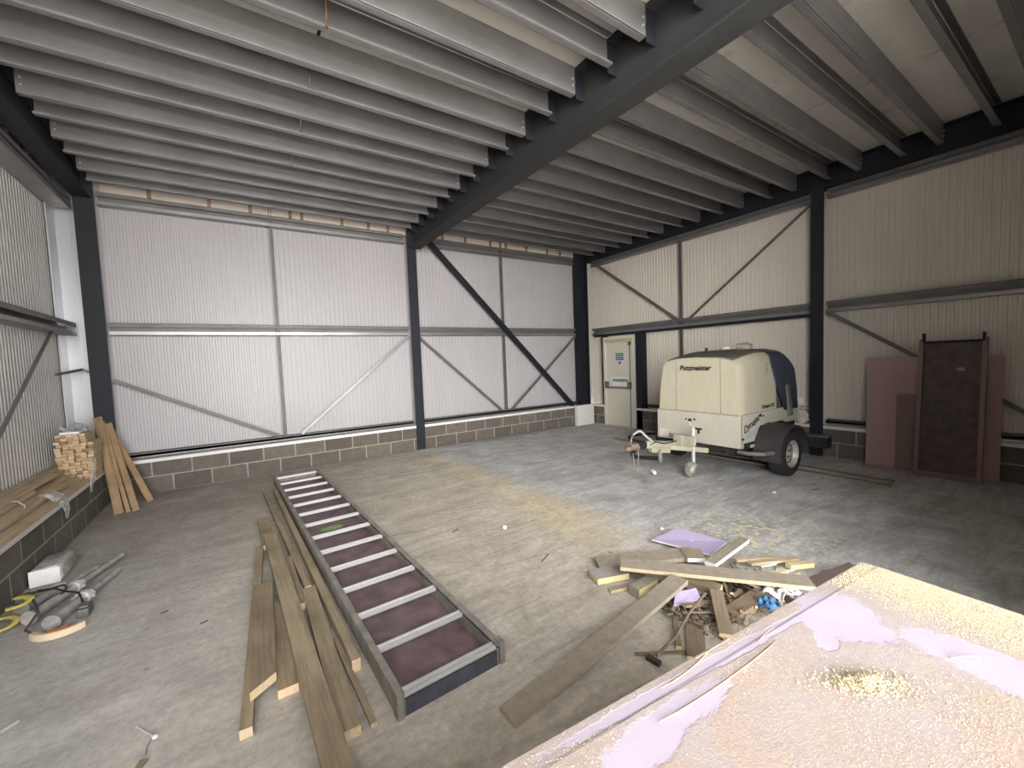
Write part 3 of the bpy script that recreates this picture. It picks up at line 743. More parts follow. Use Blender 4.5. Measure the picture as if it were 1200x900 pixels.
# leaning planks in the left corner
def lean(label, foot, top, w, t, ang=0):
    a, c = Vector(foot), Vector(top); d = (c - a).normalized(); L = (c - a).length
    s = Vector((math.cos(ang), math.sin(ang), 0)); s = (s - d * s.dot(d)).normalized(); n = d.cross(s)
    bb = B(); bb.box(0, L, -w / 2, w / 2, -t / 2, t / 2); bb.m = [0, 0, 0, 0, 1, 1]
    o = obj('leaning_plank', bb, ['w_tan', 'w_end']); o.location = a
    o.rotation_euler = Matrix((d, s, n)).transposed().to_euler()
    return tag(o, label, 'plank', 'tan planks leaning in the left corner')
lean('tan plank leaning in the left corner, nearest the batten stack', (-8.72, -.90, .014), (-9.00, -.06, 1.12), .085, .03, .0)
lean('thin tan plank leaning in the corner, second from the batten stack', (-8.64, -.885, .014), (-8.955, -.06, 1.06), .04, .035, .0)
lean('tan plank leaning in the corner, third from the batten stack', (-8.57, -.885, .014), (-8.90, -.06, 1.03), .065, .03, .0)
lean('tan plank leaning at a shallower slant, foot nearest the back wall', (-8.485, -.53, .014), (-8.90, -.035, .96), .07, .03, .3)

# white wrapped packet on floor
t = thing('wrapped_package', 'pale wrapped packet with white label on the floor by the left blockwork', 'package', (-8.82, -2.6, 0))
bb = B(); bb.prism([(-8.915, .001), (-8.735, .001), (-8.715, .05), (-8.73, .13), (-8.76, .15), (-8.90, .14), (-8.92, .11)], 'y', -2.79, -2.43)
o = obj('wrapping', bb, 'steel', t, smooth=True, bevel=.02, loc=(-8.82, -2.6, 0)); o.location = (0, 0, 0)
M['wrapg'] = simple('grey_wrapping', (0.42, 0.40, 0.37), 0.35, 0, 0.35, 14, 0.4); o.data.materials[0] = M['wrapg']
bb = B(); bb.box(-8.91, -8.735, -2.800, -2.795, .006, .136); o = obj('paper_label', bb, 'paper', t, loc=(-8.82, -2.6, 0), bevel=.002); o.location = (0, 0, 0)

# steel props and straps
def prop(label, a, c, r):
    a, c = Vector(a), Vector(c); d = (c - a); t = thing('steel_prop', label, 'prop', a, 'steel props lying by the left wall')
    e1 = d * .42; bb = B(); bb.cyl((0, 0, 0), e1, r, n=16); obj('outer_tube', bb, 'steel', t, smooth=True)
    bb = B(); bb.cyl(e1, d, r * .68, n=16); obj('inner_tube', bb, 'steel', t, smooth=True)
    dn = d.normalized(); sd = dn.cross(Vector((0, 0, 1))).normalized()
    bb = B(); bb.cyl(e1 - dn * .018, e1 + dn * .02, r * 1.45, n=16); bb.bar(e1 - sd * (r + .035), e1 + sd * (r + .035), .014, .014)
    bb.tube([e1 + sd * (r + .02) + Vector((0, 0, .0)), e1 + sd * (r + .035) + Vector((0, 0, .025)), e1 + sd * r + Vector((0, 0, .045)) + dn * .02], .005, 6)
    obj('collar', bb, 'alu', t, smooth=True)
    bb = B(); bb.cyl(-dn * .008, dn * .004, r * 1.5, n=12); obj('foot_plate', bb, 'steel', t)
    return t
prop('steel prop nearest the wrapped packet, lying by the left wall', (-8.80, -3.30, .045), (-8.53, -2.74, .035), .033)
prop('longest steel prop, in the middle of the bunch by the left wall', (-8.70, -3.52, .060), (-8.40, -2.60, .05), .032)
prop('steel prop on the outer side of the bunch by the left wall', (-8.56, -3.66, .045), (-8.37, -2.92, .035), .034)
def loop(name, label, pts, r, mat, cat, n=8):
    bb = B(); bb.tube(pts, r, n); return tag(obj(name, bb, mat, smooth=True), label, cat)
def arcpts(cx, cy, rx, ry, a0, a1, z, n=18, dz=.02, rot=0):
    out = []
    for i in range(n):
        a = a0 + (a1 - a0) * i / (n - 1); x, y = rx * math.cos(a), ry * math.sin(a)
        out.append((cx + x * math.cos(rot) - y * math.sin(rot), cy + x * math.sin(rot) + y * math.cos(rot), z + dz * math.sin(3 * a)))
    return out
loop('brown_rope', 'brown rope looped behind the yellow webbing near the left wall', arcpts(-8.72, -3.25, .13, .10, -.5, 4.2, .10, dz=.012), .008, 'cord', 'rope')
loop('brown_rope', 'brown rope snaking over the steel props', [(-8.78, -3.20, .09), (-8.70, -3.42, .11), (-8.64, -3.58, .105), (-8.68, -3.66, .04), (-8.60, -3.76, .02), (-8.52, -3.70, .02)], .008, 'cord', 'rope')
loop('black_cable', 'dark cable lying across the steel props', [(-8.86, -3.05, .03), (-8.76, -3.15, .10), (-8.66, -3.20, .105), (-8.58, -3.30, .10), (-8.50, -3.36, .09), (-8.44, -3.50, .03)], .007, 'rubber', 'cable')
def ribbon(name, label, pts, w, mat, cat, t=.012):
    bb = B(); vs = []
    for i, p in enumerate(pts):
        a = Vector(pts[max(0, i - 1)]); c = Vector(pts[min(len(pts) - 1, i + 1)]); d = (c - a).normalized(); s = d.cross(Vector((0, 0, 1))).normalized() * w / 2
        P_ = Vector(p); vs += [P_ - s, P_ + s]
    bb.add(vs, [(2 * i, 2 * i + 1, 2 * i + 3, 2 * i + 2) for i in range(len(pts) - 1)])
    o = obj(name, bb, mat, smooth=True); m = o.modifiers.new('s', 'SOLIDIFY'); m.thickness = t
    return tag(o, label, cat)
ribbon('yellow_strap', 'yellow webbing strap curving in from the left edge, upper one', arcpts(-9.0, -3.30, .24, .10, .9, -.9, .10, dz=.01), .05, 'yellow', 'strap')
ribbon('yellow_strap', 'yellow webbing strap curving in from the left edge, lower one', arcpts(-9.0, -3.52, .24, .12, 1.2, -.8, .07, dz=.01), .04, 'yellow', 'strap')
t = thing('curved_brush', 'cream curved brush block with an orange inlay at the near end of the props', 'brush', (-8.5, -3.8, 0))
bb = B(); pts = arcpts(0, 0, .16, .16, 3.6, 5.6, .001, n=14, dz=0)
vs = []
for p in pts: vs += [(p[0], p[1] + .13, 0.001), (p[0], p[1] + .13, .045), (p[0] * .8, p[1] * .8 + .13, .045), (p[0] * .8, p[1] * .8 + .13, .001)]
fs = [(4 * i + k, 4 * i + (k + 1) % 4, 4 * i + 4 + (k + 1) % 4, 4 * i + 4 + k) for i in range(13) for k in range(4)] + [(3, 2, 1, 0), (52, 53, 54, 55)]
bb.add(vs, fs); obj('brush_block', bb, 'insul', t, bevel=.004)
bb = B(); bb.box(-.05, .05, -.02, .03, .03, .05); obj('inlay', bb, 'orange', t)
bb = B(); bb.box(-8.455, -8.395, -3.62, -3.50, 0.001, .06); bb.box(-8.45, -8.40, -3.60, -3.52, .06, .075)
tag(obj('plug_box', bb, 'galvd', bevel=.006), 'small dark plug box on the floor at the near end of the props', 'box')

# ------------------------------------------------------------------ scrap heap
SG = 'offcuts in the scrap heap'
def S(name, label, far, near, w, t, z0, z1, **k): return plank(name, label, far, near, w, t, z0, z1, **k)
S('chipboard_strip', 'long brown board with pale chipboard edge lying on top of the scrap heap', (-4.42, -6.48), (-5.19, -5.56), .145, .025, .135, .135, mat='chip', end='chipedge', faces='chipedge')
S('chipboard_strip', 'brown board behind the top board, pointing towards the middle column', (-5.16, -5.29), (-4.50, -5.70), .17, .03, .02, .06, mat='chip', end='chip')
S('block_offcut', 'small brown offcut with a white edge beside the purple piece', (-4.50, -5.67), (-4.61, -5.80), .14, .03, .075, .075, mat='w_aged', end='paper', faces='paper')
bb = B(); bb.add([(-4.50, -5.30, .035), (-4.19, -5.35, .075), (-4.12, -5.76, .07), (-4.41, -5.79, .06), (-4.50, -5.30, .048), (-4.19, -5.35, .088), (-4.12, -5.76, .083), (-4.41, -5.79, .073)],
             [(3, 2, 1, 0), (4, 5, 6, 7), (0, 1, 5, 4), (1, 2, 6, 5), (2, 3, 7, 6), (3, 0, 4, 7)])
bb.m = [1, 0, 1, 1, 1, 1]
tag(obj('plasterboard_offcut', bb, ['purple', 'paper']), 'large purple plasterboard offcut at the back of the scrap heap', 'offcut')
S('chipboard_strip', 'board pointing away from the heap beside the purple offcut, pale edge', (-3.98, -5.83), (-4.66, -5.93), .075, .03, .07, .11, mat='chip', end='paper', faces='paper')
S('timber_offcut', 'cream slat at the right rear of the heap, upper one', (-4.02, -6.08), (-4.33, -5.94), .04, .02, .03, .05, mat='w_new', cat='offcut')
S('timber_offcut', 'cream slat at the right rear of the heap, lower one', (-3.91, -6.19), (-4.28, -6.02), .045, .02, .03, .04, mat='w_new', cat='offcut')
S('timber_offcut', 'short yellowish block at the right rear of the heap', (-3.91, -6.29), (-4.10, -6.21), .05, .035, .02, .03, mat='yelfoam', end='yelfoam', cat='offcut')
S('insulation_offcut', 'yellow edged insulation offcut at the left end of the heap', (-5.09, -5.50), (-5.33, -5.42), .15, .045, .012, .012, mat='plaster', end='yelfoam', faces='yelfoam', cat='offcut')
S('timber_offcut', 'thin grey brown strip in front of the yellow edged offcut', (-5.02, -5.70), (-5.34, -5.585), .05, .02, .012, .002, mat='chip', end='chipedge', faces='chipedge', cat='offcut')
S('insulation_offcut', 'small brown block with bright yellow side, left front of the heap', (-5.03, -5.72), (-5.25, -5.73), .085, .055, .012, .012, mat='chip', end='chip', faces='yelfoam', cat='offcut')
S('timber_offcut', 'grey board lying flat beside the top of the long plank', (-4.93, -5.82), (-5.20, -5.85), .10, .02, .002, .002, mat='plaster', end='paper', cat='offcut')
S('long_plank', 'long brown plank stretching from the heap towards the staging board', (-5.02, -5.93), (-6.49, -6.03), .118, .028, .125, .001, mat='chip', end='chipedge', warp=-.01)
bb = B(); bb.add([(-5.22, -6.02, .06), (-5.14, -5.98, .10), (-4.99, -6.03, .10), (-5.03, -6.09, .07), (-5.22, -6.02, .07), (-5.14, -5.98, .11), (-4.99, -6.03, .11), (-5.03, -6.09, .08)],
             [(3, 2, 1, 0), (4, 5, 6, 7), (0, 1, 5, 4), (1, 2, 6, 5), (2, 3, 7, 6), (3, 0, 4, 7)])
tag(obj('plasterboard_offcut', bb, 'purple'), 'small purple plasterboard scrap in the middle of the heap', 'offcut')
S('timber_offcut', 'thick timber offcut with pale sawn end under the top board', (-5.02, -5.62), (-4.87, -6.13), .10, .05, .062, .065, mat='w_aged', cat='offcut')
S('timber_offcut', 'timber standing on the heap edge next to the foreground board', (-4.93, -6.13), (-5.17, -6.33), .075, .03, .10, .01, mat='w_brown', cat='offcut')
S('timber_offcut', 'dark timber under the right half of the top board', (-4.98, -6.26), (-4.50, -6.30), .10, .05, .012, .05, mat='w_brown', cat='offcut')
bb = B(); bb.tube([(-5.03, -6.12, .13), (-5.25, -6.15, .10), (-5.45, -6.19, .05), (-5.63, -6.20, .03)], .008, 8)
t = thing('wire_stake', 'thin bent rod with a short cross head lying in front of the heap', 'rod')
obj('shaft', bb, 'couple', t, smooth=True); bb = B(); bb.bar((-5.66, -6.16, .015), (-5.65, -6.24, .015), .03, .025); obj('cross_head', bb, 'cord', t, bevel=.004)
S('timber_offcut', 'thin flat strip lying under the bent rod', (-5.69, -6.10), (-5.38, -6.31), .024, .008, .001, .001, mat='w_brown', cat='offcut')
crumple('blue_scrap', 'crumpled blue plastic scrap in the heap by the foreground board', -4.75, -6.37, .055, .13, .09, .05, 'blue', 'scrap', 5.1)
crumple('white_scrap', 'crumpled white sheet scrap at the right of the heap', -4.55, -6.35, .05, .24, .14, .06, 'paper', 'scrap', 9.4)
bb = B(); bb.bar((-4.20, -6.42, .03), (-4.03, -6.60, .16), .16, .03); tag(obj('board_offcut', bb, 'pinkb'), 'dark tilted board piece at the far right of the heap', 'offcut')
bb = B(); bb.bar((-4.02, -6.40, .02), (-3.90, -6.60, .12), .14, .02); tag(obj('board_offcut', bb, 'chip'), 'brown tilted board piece leaning on the dark one', 'offcut')
S('timber_offcut', 'dark strip on the floor left of the small purple scrap', (-5.16, -5.98), (-5.46, -6.22), .03, .02, .001, .001, mat='w_brown', cat='offcut')
S('timber_offcut', 'broad dark board flat on the floor in front of the heap', (-5.10, -6.08), (-5.46, -6.33), .10, .018, .001, .001, mat='w_brown', cat='offcut')
rs = random.Random(3)
for i in range(80):  # mostly dark offcuts, colour deepens the shade of the hollow
    x = rs.uniform(-5.12, -4.42); y = rs.uniform(-6.42, -5.92) + (x + 4.8) * -.25; a = rs.uniform(0, PI); L = rs.uniform(.06, .20); z = rs.uniform(.002, .07)
    plank('small_offcut', 'small broken timber offcut in the shaded hollow of the heap', (x, y), (x + L * math.cos(a), y + L * math.sin(a)), rs.uniform(.012, .035), rs.uniform(.008, .02), z, max(.002, z + rs.uniform(-.03, .05)),
          mat=rs.choice(['w_brown', 'w_brown', 'cord', 'chip', 'w_aged']), cat='offcut', group='small offcuts in the hollow of the heap')
bb = B()  # fine debris added dark to stand in for the hollow's shade
for i in range(1500):
    x = rs.uniform(-5.25, -4.35); y = -6.16 + (x + 4.85) * -.25 + rs.gauss(0, .11)
    L = rs.uniform(.012, .05); a = rs.uniform(0, PI); z = rs.uniform(.003, .05); p = Vector((x, y, z)); q = p + Vector((L * math.cos(a), L * math.sin(a), rs.uniform(-.01, .02)))
    if q.z < .003: q.z = .003
    bb.bar(p, q, rs.uniform(.004, .014), rs.uniform(.002, .006), mi=rs.choice([0, 0, 1, 2]))
o = obj('shade_debris', bb, ['w_brown', 'cord', 'chip']); o['kind'] = 'stuff'; tag(o, 'dark brown splinters and crumbs standing in for shade in the hollow of the scrap heap', 'debris')
for i in range(16):
    x = rs.uniform(-4.55, -4.0); y = -6.13 + (x + 4.3) * -.30 + rs.uniform(-.12, .12); a = rs.uniform(-.8, .1); L = rs.uniform(.05, .16)
    plank('small_offcut', 'small pale splinter at the right rear of the heap', (x, y), (x + L * math.cos(a), y + L * math.sin(a)), rs.uniform(.01, .03), .01, .003 + .004 * (i % 4), .003 + .006 * (i % 3),
          mat=rs.choice(['w_new', 'yelfoam', 'paper', 'chip']), cat='offcut', group='pale splinters at the rear of the heap')

# ------------------------------------------------------------------ foreground board stack
HX, HY = -5.43, -7.02          # far right corner of the pile
for i in range(5):
    bb = B(); bb.box(-2.38, -.02 - .004 * (i % 2), -1.20, -.015 + .003 * (i % 3 - 1), 0, .148)
    o = obj('insulation_board', bb, 'insul', bevel=.003); o.location = (HX, HY, .052 + .151 * i); o.rotation_euler = (0, 0, math.radians(-5.0))
    tag(o, 'thick cream insulation board under the purple foreground board, %s from the floor' % ORD[i], 'insulation board', 'boards under the purple sheet')
for j, x in enumerate((-2.1, -1.2, -.3)):
    bb = B(); bb.box(x - .05, x + .05, -1.18, -.03, 0, .05); o = obj('bearer_timber', bb, 'w_aged'); o.location = (HX, HY, .001); o.rotation_euler = (0, 0, math.radians(-5.0))
    tag(o, 'timber bearer under the foreground board pile, %s from its far right end' % ORD[2 - j], 'bearer', 'bearers under the board pile')
zt = .052 + .151 * 5
bb = B()
# tapered long edge as on plasterboard
prof = [(-1.215, 0), (0, 0), (0, .0105), (-.045, .0125), (-.055, .0148), (-1.215, .015)]
vs = [(x, y, z) for x in (-2.4, 0) for (y, z) in prof]; n = 6
bb.add(vs, [(i, (i + 1) % n, (i + 1) % n + n, i + n) for i in range(n)] + [(5, 4, 3, 2, 1, 0), (6, 7, 8, 9, 10, 11)])
top = obj('plasterboard_sheet', bb, 'topb'); top.location = (HX, HY, zt); top.rotation_euler = (0, 0, math.radians(-5.0))
tag(top, 'purple plasterboard sheet in the foreground strewn with sawdust and shavings', 'plasterboard')
ztop = zt + .0152
def local(x, y):   # board coordinates -> world
    a = math.radians(-5.0); return (HX + x * math.cos(a) - y * math.sin(a), HY + x * math.sin(a) + y * math.cos(a))
# sawdust: a dense layer of small flakes nobody could count
bb = B(); rs = random.Random(11)
def flake(x, y, z, s):
    p = Vector((x, y, z)); ax = Vector((rs.uniform(-1, 1), rs.uniform(-1, 1), rs.uniform(-.5, .5))).normalized(); bx_ = ax.orthogonal().normalized()
    bx_ = Matrix.Rotation(rs.uniform(0, 6.28), 3, ax) @ bx_
    a, c_, d = ax * s, bx_ * s * .7, ax.cross(bx_) * s * .35
    bb.add([p - a * .5, p + a * .5, p + c_, p + d + Vector((0, 0, s * .2))], [(0, 1, 2), (0, 3, 1), (1, 3, 2), (2, 3, 0)])
nfl = 0
while nfl < 16000:
    u, v = rs.uniform(-1.75, -.01), rs.uniform(-.75, -.01)
    n1 = noise.noise(Vector((u * 3, v * 3, 5))) + .5 * noise.noise(Vector((u * 8, v * 8, 2)))
    e = max(0, 1 - abs(u + .16) / .17)
    pr = .05 + max(0, n1) * .55 + e * .9
    for (cx, cy, rx, ry, rot) in PATCHES:
        c_, s_ = math.cos(rot), math.sin(rot); uu = ((u - cx) * c_ + (v - cy) * s_) / rx; vv = (-(u - cx) * s_ + (v - cy) * c_) / ry
        if uu * uu + vv * vv < 1: pr *= .06
    if rs.random() > pr: continue
    x, y = local(u, v); flake(x, y, ztop - .0005 + rs.uniform(0, .002), rs.uniform(.0015, .0038) * (1.3 if e > .3 else 1)); nfl += 1
for i in range(2600):
    r = abs(rs.gauss(0, 1)); a = rs.uniform(0, 6.28); du, dv = r * .055 * math.cos(a), r * .026 * math.sin(a)
    x, y = -6.165 + du * .9 + dv * .3, -7.245 + dv - du * .55
    flake(x, y, ztop + max(0, .022 * math.exp(-r * r * .8)) * rs.random() * .8, rs.uniform(.003, .008))
o = obj('sawdust', bb, 'flake'); o['kind'] = 'stuff'; tag(o, 'pale sawdust and fine shavings scattered over the purple sheet', 'sawdust')
def shaving(label, pts, w=.006):
    bb = B(); vs = []
    for i, p in enumerate(pts):
        a = Vector((*pts[max(0, i - 1)], 0)); c = Vector((*pts[min(len(pts) - 1, i + 1)], 0)); d = (c - a).normalized(); s = Vector((-d.y, d.x, 0)) * w * (1 if 0 < i < len(pts) - 1 else .3)
        z = ztop + .001 + .006 * math.sin(PI * i / (len(pts) - 1))
        vs += [Vector((p[0], p[1], z)) - s, Vector((p[0], p[1], z + .002)) + s]
    bb.add(vs, [(2 * i, 2 * i + 1, 2 * i + 3, 2 * i + 2) for i in range(len(pts) - 1)])
    o = obj('wood_shaving', bb, 'w_new', smooth=True); m = o.modifiers.new('s', 'SOLIDIFY'); m.thickness = .0015
    tag(o, label, 'shaving')
def quad(a, m, c, n=9): return [tuple((1 - t) ** 2 * a[k] + 2 * t * (1 - t) * m[k] + t * t * c[k] for k in (0, 1)) for t in [i / (n - 1) for i in range(n)]]
SHAV = []   # filled below
def LW(*pts): return [local(*p) for p in pts]
shaving('long curved wood shaving near the edge of the purple sheet', quad(*LW((-.93, -.005), (-1.02, -.045), (-1.16, -.035))), .003)
shaving('longest pale sliver lying along the sawdust line of the sheet', quad(*LW((-.74, -.085), (-1.0, -.12), (-1.24, -.10))), .003)
shaving('short straight sliver nearest the scrap heap side of the sheet', quad(*LW((-.69, -.050), (-.74, -.0555), (-.79, -.061))), .002)
shaving('thin splinter close to the sheet edge above the long shaving', quad(*LW((-.85, -.012), (-.93, -.022), (-1.0, -.012))), .0015)
shaving('thin sliver at the right of the sawdust mound', quad(*LW((-.43, -.36), (-.40, -.385), (-.36, -.40))), .0008)

# ------------------------------------------------------------------ boards leaning on the right wall
def lean_sheet(bb, y0, y1, h, x0, x1, t, mi=0):
    """sheet whose foot is at x0 and head at x1 (towards the wall)"""
    bb.add([(x0, y0, 0.001), (x0, y1, 0.001), (x1, y1 , h), (x1, y0, h), (x0 + t, y0, 0.001), (x0 + t, y1, 0.001), (x1 + t, y1, h), (x1 + t, y0, h)],
           [(0, 1, 2, 3), (7, 6, 5, 4), (0, 4, 5, 1), (3, 2, 6, 7), (0, 3, 7, 4), (1, 5, 6, 2)], mi)
bb = B(); lean_sheet(bb, -5.54, -6.775, 1.50, -.115, -.038, .0125); tag(obj('plasterboard_sheet', bb, 'pink'), 'large pink plasterboard sheet leaning on the right wall behind the dark tray', 'plasterboard')
bb = B(); lean_sheet(bb, -5.86, -6.30, 1.0, -.145, -.098, .012); tag(obj('brown_board', bb, 'pinkb'), 'smaller brown board leaning between the pink sheet and the dark tray', 'board')
# dark staging tray standing up
t = thing('staging_board', 'dark brown staging tray standing upright against the pink sheet on the right wall', 'staging board', (-.29, -6.09, 0))
bb = B(); bb.box(-.010, .012, -.54, -.02, .02, 1.70); obj('plywood_deck', bb, 'plyd', t)
for y, nm in ((-.01, 0), (-.55, 1)):
    bb = B(); bb.box(-.035, .035, y - .022, y + .022, .0, 1.73); obj('side_rail', bb, 'pinkb', t, bevel=.003)
bb = B(); bb.box(-.02, .02, -.54, -.02, .0, .07); obj('foot_rail', bb, 'pinkb', t)
bb = B(); bb.cyl((-.03, -.03, 1.69), (-.03, -.53, 1.69), .014, n=10); obj('top_rung', bb, 'darkcol', t)
for y in (-.03, -.54):
    bb = B(); bb.box(-.05, .0, y - .012, y + .012, 1.69, 1.80 if y > -.1 else 1.78); bb.box(-.07, .0, y - .012, y + .012, 1.77, 1.80 if y > -.1 else 1.785); obj('hook', bb, 'darkcol', t)
bb = B(); bb.lathe([(.0, -.0125), (.045, -.0125), (.05, -.010)], (0, -.36, 1.35), 'x', 14)
bb.v = [(x, -.36 + (y + .36) * .8, 1.35 + (z - 1.35) * .5) for x, y, z in bb.v]; obj('paint_mark', bb, 'plaster', t)
t.rotation_euler = (0, math.radians(6.2), 0)

# long boards on the floor by the trailer
plank('floor_board', 'long pale board on the floor running under the trailer, nearer the room', (-1.22, -1.9), (-1.12, -6.08), .10, .022, .001, .001, mat='w_grey', cat='board')
plank('floor_board', 'long board on the floor running under the trailer, nearer the wall', (-.93, -2.4), (-.90, -6.05), .10, .022, .001, .001, mat='w_grey', cat='board')
plank('floor_board', 'short pale strip on the floor in front of the fire door', (-1.32, -1.75), (-1.36, -2.35), .05, .012, .001, .001, mat='w_new', cat='board')

# ------------------------------------------------------------------ trailer compressor
tr = thing('site_trailer', 'cream towable pump trailer with navy rear cover parked by the right wall', 'trailer', (0, 0, 0))
XF, XE = -2.15, -.56; YN, YR = -4.86, -3.62    # front, rear; near side, far side
def section(x, z0):
    """upper hood outline at station x from far side over the roof to the near side"""
    s = (x - XF) / (XE - XF)
    top = 1.585 + .095 * math.sin(min(1, s * 2.2) * PI / 2) - max(0, s - .72) ** 2 * 2.2
    pts = []
    tin = .14
    inset = .0 if s > .06 else .03 * (1 - s / .06)
    yr, yn = YR - inset, YN + inset
    shoulder = top - .17
    pts.append((yr, z0)); pts.append((yr - .02, (z0 + shoulder) / 2)); pts.append((yr - .07, shoulder))
    for k in range(1, 6):
        a = k / 6 * PI / 2; pts.append((yr - .07 - .15 * (1 - math.cos(a)), shoulder + .15 * math.sin(a)))
    pts.append((yr - .30, top)); pts.append(((yr + yn) / 2, top + .012)); pts.append((yn + .26, top))
    for k in range(5, 0, -1):
        a = k / 6 * PI / 2; pts.append((yn + .03 + .15 * (1 - math.cos(a)), shoulder + .15 * math.sin(a)))
    pts.append((yn + .03, shoulder)); pts.append((yn + .008, (z0 + shoulder) / 2)); pts.append((yn, z0))
    return pts
def loft(xs, sel, z0=.845, cap0=False, cap1=False, off=0, zfun=None, xfun=None):
    bb = B(); rows = []
    for x in xs:
        p = section(x, zfun(x) if zfun else z0); rows.append([(x + (xfun(x, z) if xfun else 0), y + (off if y > -4.24 else -off), z + (off if z > 1.4 else 0)) for y, z in p[sel[0]:sel[1]]])
    n = len(rows[0]); vs = [q for r in rows for q in r]
    bb.add(vs, [(i * n + k, i * n + k + 1, (i + 1) * n + k + 1, (i + 1) * n + k) for i in range(len(rows) - 1) for k in range(n - 1)])
    if cap0: bb.add(rows[0], [tuple(range(n))])
    if cap1: bb.add(rows[-1], [tuple(range(n - 1, -1, -1))])
    return bb
def fr(a, c, n): return [a + (c - a) * i / n for i in range(n + 1)]
xs1 = [XF, XF + .03, XF + .08] + fr(XF + .15, -1.20, 8)
o = obj('hood', loft(xs1, (0, 19), cap0=True), 'body', tr, smooth=True)
o = obj('hood_roof', loft([XF + .03] + fr(XF + .08, -1.25, 8), (6, 13), off=.006), 'roofdark', tr, smooth=True)
m = o.modifiers.new('s', 'SOLIDIFY'); m.thickness = .008
# navy rear cover, lower front edge swept back
def zlow(x): return .845 if x > -.98 else .845 + (-.98 - x) * 1.0
xs2 = fr(-1.33, XE, 10)
def xf(x, z): return 0.0
cv = B(); rows = []
for i, s in enumerate(fr(0, 1, 12)):
    row = []
    x_ = XE + 0
    pts = section(-1.33 + (XE + 1.33) * s, .80)
    for (y, z) in pts:
        # front edge of the cover leans back towards the bottom
        lead = max(0.0, (1.42 - z)) ** 1.1 * .62 if z < 1.42 else 0
        xx = (-1.33 + lead) + (XE - (-1.33 + lead)) * s - .09 * max(0, s - .6) * max(0, (z - 1.0)) * 1.6
        row.append((xx, y + (.010 if y > -4.24 else -.010), z + (.008 if z > 1.45 else 0)))
    rows.append(row)
n = len(rows[0]); cv.add([q for r in rows for q in r], [(i * n + k, i * n + k + 1, (i + 1) * n + k + 1, (i + 1) * n + k) for i in range(12) for k in range(n - 1)])
cv.add(rows[-1], [tuple(range(n - 1, -1, -1))])
o = obj('rear_cover', cv, 'navy', tr, smooth=True); m = o.modifiers.new('s', 'SOLIDIFY'); m.thickness = .01
# inner rear bulk under the cover
bb = B(); bb.box(-1.25, XE - .02, YN + .04, YR - .04, .80, 1.30); obj('engine_box', bb, 'roofdark', tr)
bb = B(); bb.add([(-.93, YN - .02, 1.15), (-.86, YN - .02, 1.18), (-.75, YN - .04, .72), (-.88, YN - .04, .70), (-.93, YN + .02, 1.15), (-.86, YN + .02, 1.18), (-.75, YN + .02, .72), (-.88, YN + .02, .70)],
             [(0, 1, 2, 3), (7, 6, 5, 4), (0, 3, 7, 4), (1, 5, 6, 2), (0, 4, 5, 1), (3, 2, 6, 7)]); obj('cover_flap', bb, 'galvd', tr, bevel=.01)
# lower panels
bb = B()
lowprof = [(XF, .42), (-2.01, .40), (-1.98, .455), (-1.80, .42), (-1.76, .53), (-1.66, .66), (-1.0, .66), (-.92, .62), (XE, .62), (XE, .845), (XF, .845)]
bb.prism(lowprof, 'y', YN, YN + .03)
bb.prism([(XF, .42), (XE, .62), (XE, .845), (XF, .845)], 'y', YR - .03, YR)
bb.box(XF - .012, XF + .02, YN, YR, .415, .838)
obj('lower_panel', bb, 'bodyl', tr, bevel=.006)
bb = B(); bb.box(XF + .02, XE, YN + .03, YR - .03, .40, .84); obj('engine_box', bb, 'rubber', tr)
def seam(y0, y1, z0, z1, x=XF - .004): bb_.box(x - .001, x + .004, y0, y1, z0, z1)
bb_ = B()
seam(-4.603, -4.597, .85, 1.60); seam(-3.948, -3.944, .85, 1.56); seam(YN + .02, YR - .02, .840, .848, XF - .010)
obj('panel_seam', bb_, 'rail_w', tr)
bb = B(); bb.box(-2.10, -1.0, YN - .003, YN + .004, .842, .850); bb.box(-2.105, -2.10, YN - .003, YN + .004, .43, .85); obj('panel_seam', bb, 'rail_w', tr)
text('maker_name', 'Putzmeister', 'black', .098, (XF - .008, -4.005, 1.425), RW, tr, shear=.25, bold=.0028, sx=.98)
RS = (PI / 2, 0, 0)
text('model_name', 'Dynajet', 'black', .132, (-2.07, YN - .004, .60), (PI / 2, -math.radians(20), 0), tr, shear=.2, bold=.0015, sx=1.0)
text('model_name', 'Dynajet 235', 'black', .072, (-1.62, YN - .004, .885), RS, tr, shear=.1, bold=.001)
bb = B(); bb.tube([(-2.05, YN - .003, .54), (-1.95, YN - .003, .575), (-1.80, YN - .003, .62), (-1.66, YN - .003, .655)], .005, 6)
bb.tube([(-2.03, YN - .003, .53), (-1.88, YN - .003, .55), (-1.70, YN - .003, .585)], .004, 6); obj('swoosh_stripe', bb, 'swoosh', tr)
for (y, z, r) in ((-4.16, .72, .026), (-4.10, .735, .012), (-4.23, .74, .014)):
    bb = B(); bb.cyl((XF - .02, y, z), (XF - .005, y, z), r, n=14); obj('panel_hole', bb, 'black', tr)
for (x, z, r, m_) in ((-1.66, .80, .022, 'black'), (-1.58, .785, .012, 'black'), (-1.50, .79, .026, 'bodyl'), (-2.11, .535, .016, 'black')):
    bb = B(); bb.cyl((x, YN - .012, z), (x, YN + .005, z), r, n=14); obj('panel_hole', bb, m_, tr)
bb = B(); bb.box(-1.34, -1.28, YN - .005, YN + .005, 0, 0); 
bb = B(); bb.box(XF - .018, XF - .01, -4.34, -4.24, .60, .625); bb.box(XF - .018, XF - .01, -4.305, -4.275, .545, .60); obj('plate_mark', bb, 'black', tr)
bb = B(); bb.box(XF - .018, XF - .01, -3.80, -3.66, .45, .55); obj('data_plate', bb, 'liner', tr)
